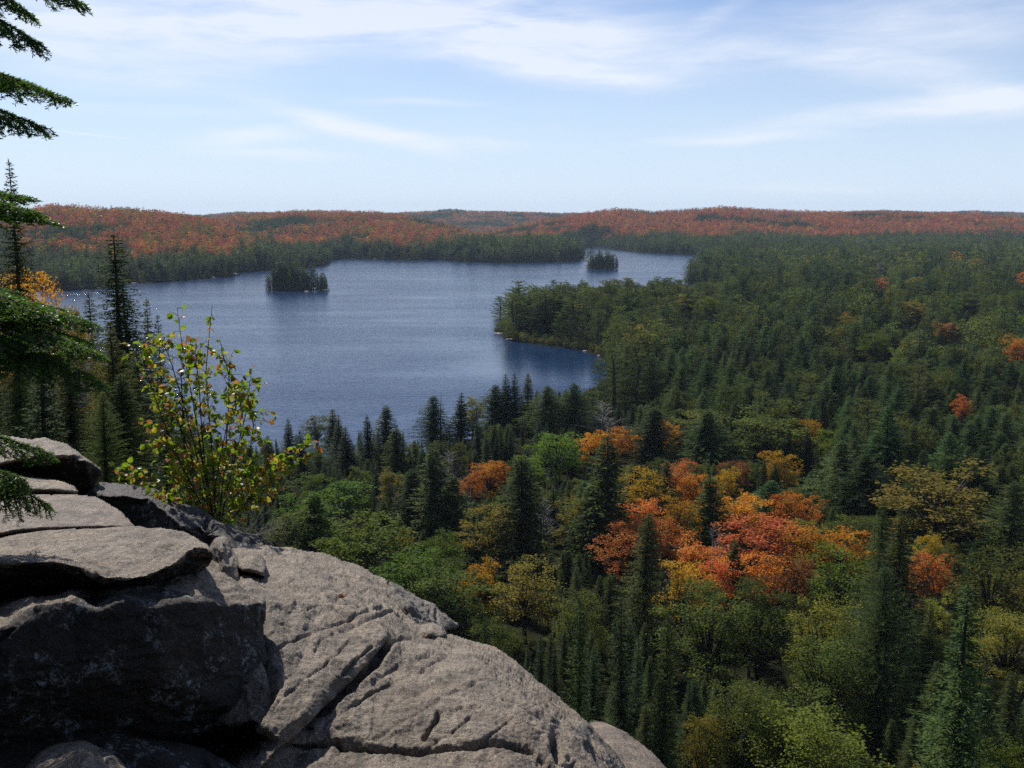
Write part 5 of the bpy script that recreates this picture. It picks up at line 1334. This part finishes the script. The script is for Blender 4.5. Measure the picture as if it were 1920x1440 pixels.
def forest():
    heroes = place_heroes()
    trees = scatter()
    hb = [(screen_box(t), t) for t in heroes]
    hx = np.array([b[0] for b, _ in hb]); hyt = np.array([b[1] for b, _ in hb]); hyb = np.array([b[2] for b, _ in hb]); hw = np.array([b[3] for b, _ in hb])
    hX = np.array([t.x for t in heroes]); hY = np.array([t.y for t in heroes]); hWm = np.array([(t.w or 4) for t in heroes])
    hK = np.array([4.4 if t.shape in CONIFERS else 2.3 for t in heroes])
    ex = [e[0] for e in ENV]; ey = [e[1] for e in ENV]
    kept = []
    for t in trees:
        if t.y < 8: pass
        elif t.y < 460:
            x, yt, yb, w = screen_box(t)
            if t.y < 330 or x < 1150:
                if x < 1230:
                    lim = np.interp(x, ex, ey)
                    if yt < lim:
                        b = float(ray(x, lim)[1])
                        oh = t.h; t.h = EYE + b * t.y - t.z
                        if t.h < 4.5: continue
                        if t.w: t.w *= (t.h / oh) ** .85
                        x, yt, yb, w = screen_box(t)
            # stay clear of the stems and crowns that can be picked out
            if np.any(np.hypot(hX - t.x, hY - t.y) < .32 * hWm + 1.0): continue
            vis_h = np.minimum(hyb - hyt, hw * hK)
            clash = (hY > t.y + .5) & (np.abs(hx - x) < hw * .75 + w * .75) & (yt < hyt + vis_h * .80) & (yb > hyt)
            if clash.any():
                need = (hyt + vis_h * .80)[clash].max()
                b = float(ray(x, need)[1])
                nh = EYE + b * t.y - t.z
                if nh < 4.0: continue
                oh = t.h; t.h = min(t.h, nh)
                if t.w: t.w *= (t.h / oh) ** .85
        elif t.y < 1250:
            x, yt, yb, w = screen_box(t)
            clash = (hY > t.y + 2) & (hY > 500) & (np.abs(hx - x) < hw * .6 + w * .4) & (yt < hyt + np.minimum(hyb - hyt, hw * 1.6) * .7) & (yb > hyt)
            if clash.any() and x > 900:
                continue
            if 905 < x < 1375 and t.y < 840 and yt < 524 + 10 * math.sin(x / 17) + 6 * math.sin(x / 7.3):
                t.h *= .82
        kept.append(t)
    allt = heroes + kept
    allt.sort(key=lambda t: t.y)
    # which of them the view shows at all, nearest first
    Wb, Hb = 960, 720
    buf = np.zeros((Hb, Wb), bool)
    gx, gy = np.meshgrid(np.arange(0, 1920, 2.0) + 1, np.arange(0, 1440, 2.0) + 1)
    for p in ROCK_POLYS:
        sd, _, _ = poly_sd(gx, gy, p); buf |= sd > 0
    res = []
    for t in allt:
        if t.y < 8:
            t.pxh = 0; res.append(t); continue
        x, yt, yb, w = screen_box(t)
        t.pxh = yb - yt
        x0, x1 = int(max(0, (x - w * .6) / 2)), int(min(Wb, (x + w * .6) / 2 + 1)); y0, y1 = int(max(0, (yt + (yb - yt) * .04) / 2)), int(min(Hb, yb / 2 + 1))
        if x1 <= x0 or y1 <= y0:
            if t.y < 300: res.append(t)
            continue
        sub = buf[y0:y1, x0:x1]
        t.vis = int(sub.size - sub.sum())
        if t.vis == 0 and t.y > 260 and not t.hero: continue
        ys = y0 + int((y1 - y0) * .25); a, b = int((x - w * .36) / 2), int((x + w * .36) / 2 + 1)
        buf[ys:y1, max(0, a):max(0, b)] = True
        res.append(t)
    return res


def region(t):
    px = to_px(t.x, t.y, t.z + t.h)[0]
    r = math.hypot(t.x, t.y)
    for (ix, iy, ia, ib), nm in zip(ISL, ('on the larger islet', 'on the separate clump beside the larger islet', 'on the small far islet near the inlet')):
        if ((t.x - ix) / ia) ** 2 + ((t.y - iy) / ib) ** 2 < 1.1: return nm
    if t.y < 420:
        if px < 480: return 'on the wooded shoulder behind the birch sapling'
        ld = float(land_dist(np.array([t.x]), np.array([t.y]))[0])
        if ld < 45 and px < 1150: return 'in the conifer belt along the near shore'
        if t.y < 95: return 'at the cliff foot just beyond the slab'
        if t.y < 175: return 'in the lower forest beneath the slab' if px > 1000 else 'in the thicket below the slab rim'
        if t.y < 270: return 'around the coloured maples in the valley' if px > 1000 else 'in the left valley behind the rim bushes'
        return 'in the forest between coloured maples and bay'
    if t.y < 840 and px < 1400: return 'on the wooded point'
    if px > 1230 and t.y < 800: return 'in the nearer half of the broad dark forest'
    if px > 1230 and t.y < 2150: return 'in the farther half of the broad dark forest'
    if px < 640: return 'along the far shore under the western orange hill'
    if px < 1230: return 'along the far shore under the middle red hill'
    return 'on the distant red ridge'


TONE = {'spruce': 'dark green', 'fir': 'dark bluish', 'hemlock': 'deep green', 'pine': 'yellowish green', 'green': 'fresh green', 'dull': 'dull green', 'lime': 'yellow green', 'olive': 'olive', 'sage': 'sage green', 'yellow': 'golden', 'orange': 'orange', 'red': 'scarlet', 'pink': 'salmon', 'rust': 'russet', 'hillred': 'brick red'}


def put_trees():
    trees = forest()
    cap = 285
    chosen = {}
    for t in trees:
        if t.hero: chosen.setdefault(t.shape, []).append(t)
    rest = sorted((t for t in trees if not t.hero and t.vis >= 14 and t.y < 1700), key=lambda t: -t.vis)
    for t in rest:
        l = chosen.setdefault(t.shape, [])
        if len(l) < cap: l.append(t)
    solo = set(id(t) for l in chosen.values() for t in l)
    counts = {}
    for l in chosen.values():
        for t in l:
            H, R = NAT[t.shape]
            sz = t.h / H
            sx = (t.w / (2 * R)) if t.w else sz
            lod = -1 if t.y < 135 else (0 if t.y < 380 or t.hero and t.y < 800 else 1)
            nm = NAME[t.shape]
            if t.pxh > 75 or t.hero:
                root = bpy.data.objects.new(nm, None); COL.objects.link(root)
                root.empty_display_size = .5
                cm, tm = meshes(t.shape, lod, t.var, t.mat)
                if cm is None:
                    bpy.data.objects.remove(root)
                    root = bpy.data.objects.new(nm, tm); COL.objects.link(root)
                else:
                    c = bpy.data.objects.new('crown', cm); COL.objects.link(c); c.parent = root
                    k = bpy.data.objects.new('trunk', tm); COL.objects.link(k); k.parent = root
            else:
                root = bpy.data.objects.new(nm, joined(t.shape, lod, t.var, t.mat)); COL.objects.link(root)
            root.location = (t.x, t.y, t.z); root.rotation_euler = (0, 0, t.rot); root.scale = (sx, sx, sz)
            if t.hero:
                tag(root, t.label, CAT[t.shape], CAT[t.shape] + ' trees of the forest')
            else:
                size = 'tall' if sz > 1.05 else ('young' if sz < .72 else 'full grown')
                lb = f"{size} {TONE[t.mat]} {CAT[t.shape]} {region(t)}"
                tag(root, lb, CAT[t.shape], lb.split(' ', 1)[1] if False else lb)
            counts[nm] = counts.get(nm, 0) + 1
    # everything farther or more hidden: one mass of forest
    rest = [t for t in trees if id(t) not in solo]
    print('solo', counts, 'mass', len(rest))
    src = bpy.data.collections.new('forest_sources')
    index = {}
    pts, rot, scl, idx = [], [], [], []
    for t in rest:
        lod = 0 if t.y < 260 else (1 if t.y < 1000 else 2)
        key = (t.shape, lod, t.var % len(LIB[(t.shape, lod)]), t.mat)
        if key not in index:
            o = bpy.data.objects.new('forest_source_%03d' % len(index), joined(*key))
            src.objects.link(o); index[key] = len(index)
        H, R = NAT[t.shape]
        sz = t.h / H; sx = (t.w / (2 * R)) if t.w else sz
        pts.append((t.x, t.y, t.z)); rot.append((0, 0, t.rot)); scl.append((sx, sx, sz)); idx.append(index[key])
    me = bpy.data.meshes.new('forest')
    me.vertices.add(len(pts)); me.vertices.foreach_set('co', np.asarray(pts, np.float32).ravel())
    a = me.attributes.new('tree_rot', 'FLOAT_VECTOR', 'POINT'); a.data.foreach_set('vector', np.asarray(rot, np.float32).ravel())
    a = me.attributes.new('tree_scale', 'FLOAT_VECTOR', 'POINT'); a.data.foreach_set('vector', np.asarray(scl, np.float32).ravel())
    a = me.attributes.new('tree_kind', 'INT', 'POINT'); a.data.foreach_set('value', np.asarray(idx, np.int32))
    o = obj('forest', me)
    ng = bpy.data.node_groups.new('forest', 'GeometryNodeTree')
    ng.interface.new_socket('Geometry', in_out='INPUT', socket_type='NodeSocketGeometry')
    ng.interface.new_socket('Geometry', in_out='OUTPUT', socket_type='NodeSocketGeometry')
    gi = ng.nodes.new('NodeGroupInput'); go = ng.nodes.new('NodeGroupOutput')
    ip = ng.nodes.new('GeometryNodeInstanceOnPoints'); ci = ng.nodes.new('GeometryNodeCollectionInfo')
    ci.inputs['Collection'].default_value = src; ci.inputs['Separate Children'].default_value = True; ci.inputs['Reset Children'].default_value = True

    def attr(n, t):
        x = ng.nodes.new('GeometryNodeInputNamedAttribute'); x.data_type = t; x.inputs['Name'].default_value = n
        return [s for s in x.outputs if s.enabled and s.name == 'Attribute'][0]
    L = ng.links.new
    L(gi.outputs[0], ip.inputs['Points']); L(ci.outputs[0], ip.inputs['Instance']); ip.inputs['Pick Instance'].default_value = True
    L(attr('tree_kind', 'INT'), ip.inputs['Instance Index']); L(attr('tree_scale', 'FLOAT_VECTOR'), ip.inputs['Scale'])
    L(attr('tree_rot', 'FLOAT_VECTOR'), ip.inputs['Rotation'])
    L(ip.outputs[0], go.inputs[0])
    m = o.modifiers.new('forest', 'NODES'); m.node_group = ng
    tag(o, 'mixed forest mass of conifers and coloured maples over valley and hills', None, None, 'stuff')


put_trees()

# ------------------------------------------------------------------ foreground plants
def needle_rows(K, p0, p1, r, n_per_m, length, flat=.7):
    d = p1 - p0; L = np.linalg.norm(d)
    if L < 1e-4: return
    d = d / L
    m = max(3, int(L * n_per_m))
    ref = np.array([0, 0, 1.0]) if abs(d[2]) < .85 else np.array([1.0, 0, 0])
    side = unit(np.cross(d, ref)); up = np.cross(side, d)
    t = r.uniform(0, 1, m)
    a = np.where(r.uniform(0, 1, m) < .5, 0, math.pi) + r.normal(.25, .75, m)
    perp = side * np.cos(a)[:, None] + up * (np.abs(np.sin(a)) * np.where(r.uniform(0, 1, m) < .8, 1, -1))[:, None] * flat
    nd = unit(d * r.uniform(.35, .8, m)[:, None] + perp)
    w = unit(np.cross(nd, r.normal(0, 1, (m, 3))))
    K.add(p0 + d * (L * t)[:, None], nd, w, length * r.uniform(.75, 1.15, m), np.full(m, .0044), .5)


def fir_bough(P0, P1, sag, width, r, droop=.25, vis_from=.45):
    """wood paths and needle shapes of one flat fir bough"""
    K = Kites(); wood = []
    C = (P0 + P1) / 2 + np.array([0, 0, sag])
    tt = np.linspace(0, 1, 14)
    ax = (1 - tt)[:, None] ** 2 * P0 + 2 * ((1 - tt) * tt)[:, None] * C + tt[:, None] ** 2 * P1
    wood.append((ax, .013 * (1 - tt) + .0025))
    Ltot = np.linalg.norm(np.diff(ax, axis=0), axis=1).sum()

    def pos(t):
        i = min(int(t * 13), 12); f = t * 13 - i
        p = ax[i] * (1 - f) + ax[i + 1] * f
        return p, unit(ax[i + 1] - ax[i])
    for t in np.arange(vis_from, 1.0, .035 / Ltot):
        p, d = pos(t); q, _ = pos(min(1, t + .05 / Ltot))
        needle_rows(K, p, q, r, 420, .021)
        side = unit(np.cross(d, [0, 0, 1]))
        for sg in (-1, 1):
            l = width * (1 - ((t - vis_from) / (1 - vis_from)) ** 1.4) * r.uniform(.55, 1.1) + .05
            dd = unit(d * r.uniform(.75, 1.0) + side * sg * r.uniform(.6, .95) + np.array([0, 0, -droop * r.uniform(.2, 1.6)]))
            e = p + dd * l + np.array([0, 0, -droop * l * .35])
            mid = (p + e) / 2 + np.array([0, 0, .012])
            wood.append((np.array([p, mid, e]), [.0035, .0026, .0014]))
            needle_rows(K, p, mid, r, 400, .020); needle_rows(K, mid, e, r, 460, .019)
            s2 = unit(np.cross(dd, [0, 0, 1]))
            for u in np.arange(.25, .95, .05 / max(l, .06)):
                for sg2 in (-1, 1):
                    if r.uniform() < .25: continue
                    b0 = p + (e - p) * u
                    l2 = (l * (1 - u) * .6 + .025) * r.uniform(.6, 1.1)
                    d2 = unit(dd * .8 + s2 * sg2 * .75 + np.array([0, 0, -droop * r.uniform(0, 1.0)]))
                    wood.append((np.array([b0, b0 + d2 * l2 * .5, b0 + d2 * l2]), [.002, .0016, .001]))
                    needle_rows(K, b0, b0 + d2 * l2, r, 430, .018)
    return K, wood


def near_fir():
    r = np.random.default_rng(77)
    mat = foliage('near_fir_needles', (.045, .115, .018), (.095, .185, .026), .45, .05, .004, nscale=5, tcol=(1.2, 1.25, .6), spec=.3, rough=.45)
    root = bpy.data.objects.new('balsam_fir', None); COL.objects.link(root)
    tx, ty = -3.55, 4.9
    root.location = (tx, ty, 67.4)
    root.empty_display_size = .5
    tag(root, 'balsam fir at the frame edge reaching over the rocks with dark flat boughs', 'fir')
    o3 = np.array([tx, ty, 67.4])
    tv, tq = tubes([(np.array([[0, 0, -.6], [.02, 0, 2.5], [0, .03, 5.5], [0, 0, 8.2]]), [.12, .10, .07, .02])], 10)
    obj('trunk', mesh_of('fir_trunk', tv, tq, [M['bark']], smooth=True), root)
    boughs = [  # start z over the trunk base, tip pixel, tip distance, sag, width, droop
        (4.25, (156, 8), 4.5, .12, .27, .55), (4.05, (80, 86), 4.3, .10, .22, .7), (4.3, (60, 30), 4.7, .14, .30, .5),
        (3.50, (128, 188), 4.5, .14, .25, .40), (3.35, (84, 240), 4.4, .12, .21, .65), (3.45, (62, 160), 4.8, .1, .22, .3),
        (2.75, (66, 400), 4.4, .12, .34, .25), (2.65, (104, 420), 4.5, .12, .16, .15), (2.72, (52, 372), 4.6, .12, .26, .3),
        (2.25, (184, 665), 4.4, .22, .44, .25), (2.20, (172, 612), 4.6, .24, .36, .2), (2.15, (186, 722), 4.3, .22, .34, .35), (2.3, (90, 590), 4.5, .22, .42, .25), (2.1, (120, 680), 4.7, .24, .44, .35),
        (1.55, (92, 948), 4.7, .18, .24, .9), (1.65, (98, 852), 4.8, .14, .22, .5), (1.5, (48, 900), 4.6, .12, .28, .7)]
    for z, (x, y), Y, sag, w, dr in boughs:
        P0 = np.array([0, 0, z + .0]); P1 = at(x, y, Y) - o3
        K, wood = fir_bough(P0, P1, sag, w, r, dr, .50)
        wv, wq = tubes(wood, 4)
        b = obj('branch', mesh_of('fir_branch', wv, wq, [M['bark']], smooth=True), root)
        v, q = K.arrays()
        obj('needles', mesh_of('fir_needles', v, q, [mat]), b)


def leaf_shapes(pos, d, n, L, W):
    """small folded ovate leaves"""
    s = unit(np.cross(d, n))
    L = L[:, None]; W = W[:, None]
    up = np.cross(s, d)
    a = pos; b = pos + d * L * .35 + s * W * .5 + up * W * .14; c = pos + d * L * .75 + s * W * .36 + up * W * .08; e = pos + d * L - up * L * .10
    f = pos + d * L * .75 - s * W * .36 + up * W * .08; g = pos + d * L * .35 - s * W * .5 + up * W * .14; m = pos + d * L * .5
    v = np.stack([a, b, c, e, f, g, m], 1).reshape(-1, 3)
    k = np.arange(len(pos))[:, None] * 7
    q = np.concatenate([k + np.array([[0, 1, 2, 6]]), k + np.array([[6, 2, 3, 3]])[:, :4], k + np.array([[0, 6, 4, 5]])])
    t = np.concatenate([k + np.array([[6, 2, 3]]), k + np.array([[6, 3, 4]])])
    return v, np.concatenate([k + np.array([[0, 1, 2, 6]]), k + np.array([[0, 6, 4, 5]])]), t


def birch_sapling():
    r = np.random.default_rng(99)
    root = bpy.data.objects.new('birch_sapling', None); COL.objects.link(root)
    B = at(405, 1000, 8.9)
    root.location = tuple(B); root.empty_display_size = .3
    tag(root, 'young birch sapling with backlit yellow green leaves rising behind the layered rock', 'sapling')
    stems = [[(405, 1000), (385, 900), (370, 800), (352, 700), (340, 640), (332, 578)], [(405, 1000), (400, 880), (392, 780), (385, 700), (391, 640), (398, 572)], [(410, 1000), (430, 900), (450, 820), (465, 760), (468, 715)],
             [(400, 1000), (350, 900), (310, 800), (275, 700), (262, 652)], [(395, 1000), (330, 940), (270, 905), (235, 888)], [(412, 1000), (470, 930), (520, 880), (578, 836)], [(400, 1000), (360, 860), (330, 780), (296, 735)],
             [(408, 1000), (420, 880), (428, 780), (430, 700), (418, 668)], [(410, 1000), (455, 950), (485, 905), (502, 866)], [(402, 1000), (365, 920), (330, 850), (300, 830)], [(404, 1000), (375, 880), (345, 760), (315, 660), (300, 640)],
             [(408, 1000), (440, 940), (470, 840), (478, 780)], [(402, 1000), (385, 930), (340, 960), (300, 935)], [(410, 1000), (400, 930), (420, 820), (445, 740)], [(404, 1000), (380, 840), (372, 700), (360, 660)]]
    paths, leaves = [], []
    for si, st in enumerate(stems):
        dY = r.uniform(-.35, .5)
        n = len(st)
        pts = np.array([at(x, y, 8.9 + dY * i / (n - 1)) - B for i, (x, y) in enumerate(st)])
        tt = np.linspace(0, n - 1, 22); i0 = np.minimum(tt.astype(int), n - 2); f = (tt - i0)[:, None]
        pp = pts[i0] * (1 - f) + pts[i0 + 1] * f
        k = np.array([1, 2, 1]) / 4
        for _ in range(3): pp[1:-1] = pp[:-2] * .25 + pp[1:-1] * .5 + pp[2:] * .25
        paths.append((pp, np.linspace(.0085, .0022, 22)))
        sparse = si in (0, 1)
        for j in range(4, 22):
            t = j / 21
            for _ in range(3):
                if r.uniform() < (.6 if sparse and t > .55 else .12): continue
                d0 = unit(pp[min(j + 1, 21)] - pp[j - 1])
                d = unit(d0 * .5 + r.normal(0, .85, 3) + [0, 0, .10])
                l = r.uniform(.07, .34) * (1.15 - .6 * t) * (.45 if sparse and t > .5 else 1)
                q = pp[j] + d * l
                paths.append((np.array([pp[j], (pp[j] + q) / 2 + [0, 0, .01], q]), [.0028, .002, .0012]))
                for _k in range(int(r.integers(2, 6)) if not (sparse and t > .6) else int(r.integers(1, 3))):
                    leaves.append((pp[j] + d * l * r.uniform(.45, 1.05), unit(d * .6 + r.normal(0, .6, 3) + [0, 0, -.35])))
    tv, tq = tubes(paths, 5)
    obj('stem', mesh_of('birch_stem', tv, tq, [plain('birch_twig', (.035, .026, .022), c2=(.08, .062, .052), scale=20)], smooth=True), root)
    P = np.array([l[0] for l in leaves]); D = np.array([l[1] for l in leaves])
    kinds = [('lime', foliage('birch_leaf_green', (.12, .20, .020), (.20, .27, .026), .55, .05, .004, nscale=9, tcol=(1.3, 1.3, .5), spec=.4, rough=.42), .66), ('yellow', foliage('birch_leaf_yellow', (.36, .30, .03), (.46, .33, .03), .55, .05, .004, nscale=9, spec=.4, rough=.42), .20),
             ('rust', foliage('birch_leaf_brown', (.36, .14, .035), (.46, .22, .05), .45, .05, .004, nscale=9, spec=.4, rough=.42), .14)]
    u = r.uniform(0, 1, len(P)); lo = 0
    for nm, mat, share in kinds:
        k = (u >= lo) & (u < lo + share); lo += share
        m = int(k.sum())
        n = unit(r.normal(0, .75, (m, 3)) + [0, -.2, .6])
        d = unit(D[k]); L_ = r.uniform(.036, .078, m)
        v, q, t = leaf_shapes(P[k], d, n, L_, L_ * r.uniform(.66, .86, m))
        o = obj('leaves', mesh_of('birch_leaves', v, [q, t], [mat]), root)
        o['label'] = {'lime': 'yellow green leaves', 'yellow': 'bright yellow leaves', 'rust': 'browned orange leaves'}[nm]


def dead_twigs():
    r = np.random.default_rng(12)
    B = at(470, 1000, 9.2)
    paths = []
    for i in range(16):
        e = at(r.uniform(420, 560), r.uniform(925, 1000), 9.2 + r.uniform(-.4, .6)) - B
        s = np.array([r.uniform(-.25, .2), r.uniform(-.1, .1), -.15])
        m = (s + e) / 2 + r.normal(0, .04, 3) + [0, 0, .03]
        paths.append((np.array([s, m, e]), [.005, .0035, .0015]))
        for k in range(4):
            q = s + (e - s) * r.uniform(.4, .95); d = unit(e - s + r.normal(0, .5, 3))
            paths.append((np.array([q, q + d * .05, q + d * r.uniform(.08, .2)]), [.002, .0016, .001]))
    tv, tq = tubes(paths, 4)
    o = obj('dead_brush', mesh_of('dead_brush', tv, tq, [M['grey']], smooth=True)); o.location = tuple(B)
    tag(o, 'tangle of grey leafless twigs low beside the birch sapling', 'brush')


def shore_stones():
    """pale rock shelves and stones at the waterline"""
    spots = [(938, 626, 8.5, 1.0, 'flat pale rock shelf under the lone pine at the tip of the wooded point'), (955, 637, 4.5, .9, 'pale stone at the waterline just inside the tip of the wooded point'), (1098, 659, 3.5, .9, 'small white stone at the water edge midway along the calm bay'),
             (1125, 668, 3, .8, 'small white stone at the water edge near the head of the calm bay'), (548, 543, 6, 1.3, 'light boulder on the near shore of the larger islet'), (575, 547, 5, 1.2, 'light boulder at the gap before the separate islet clump'), (1102, 503, 6, 1.4, 'pale rock at the western end of the small far islet'),
             (1196, 498, 9, 1.0, 'low rock barely breaking the water right of the far islet'), (1212, 497, 6, .9, 'smaller low rock beside the one breaking the water past the far islet'), (1335, 529, 9, 1.6, 'white rock shelf at the near corner of the promontory'), (1318, 514, 7, 1.5, 'white rock shelf higher along the promontory shore'),
             (440, 514, 8, 1.6, 'pale rock at the end of the long western shore'), (400, 521, 7, 1.4, 'pale rock on the western shore left of its outer end'), (245, 531, 14, 1.2, 'long pale rock ledge on the western shore near the tall ragged spruce'), (705, 486, 12, 1.5, 'pale rock strip on the far shore below the middle red hill'), (790, 487, 12, 1.4, 'second pale rock strip on the far shore below the middle red hill')]
    for i, (x, y, w, h, lb) in enumerate(spots):
        r = np.random.default_rng(300 + i)
        X, Y = px_ground(x, y)
        nu, nv = 14, 8
        u, v = np.meshgrid(np.linspace(0, 2 * math.pi, nu, endpoint=False), np.linspace(-.5 * math.pi, .5 * math.pi, nv), indexing='ij')
        p = np.stack([np.cos(u) * np.cos(v), np.sin(u) * np.cos(v), np.sin(v)], -1).reshape(-1, 3)
        p = p * (1 + .45 * fbm(p * 1.7 + i * 5, 3, i)[:, None]) * np.array([w * .5, w * .34, h * .75])
        p[:, 2] = np.clip(p[:, 2], -.5, None) + .1
        a = np.arange(nu)[:, None] * nv; b = ((np.arange(nu) + 1) % nu)[:, None] * nv; j = np.arange(nv - 1)[None]
        q = np.stack([a + j, b + j, b + j + 1, a + j + 1], -1).reshape(-1, 4)
        o = obj('shore_rock', mesh_of('shore_rock', p, q, [M['shore']], smooth=False), loc=(X, Y, 0.0))
        tag(o, lb, 'rock', 'rocks along the waterline')


near_fir()
birch_sapling()
dead_twigs()
shore_stones()


# ------------------------------------------------------------------ the air over the lake
def haze():
    s = 8700.0; z0, z1 = -8.0, 190.0
    v = [(-s, -s, z0), (s, -s, z0), (s, s, z0), (-s, s, z0), (-s, -s, z1), (s, -s, z1), (s, s, z1), (-s, s, z1)]
    f = np.array([[0, 3, 2, 1], [4, 5, 6, 7], [0, 1, 5, 4], [1, 2, 6, 5], [2, 3, 7, 6], [3, 0, 4, 7]])
    m, nt = new_mat('haze')
    out = N(nt, 'ShaderNodeOutputMaterial')
    pv = N(nt, 'ShaderNodeVolumePrincipled')
    pv.inputs['Color'].default_value = (.66, .82, 1.0, 1)
    pv.inputs['Density'].default_value = HAZE
    pv.inputs['Density Attribute'].default_value = ''
    nt.links.new(pv.outputs[0], out.inputs['Volume'])
    o = obj('haze', mesh_of('haze', v, f, [m]))
    tag(o, 'thin blue haze in the air over lake and hills', None, None, 'stuff')


HAZE = 4.4e-5
haze()
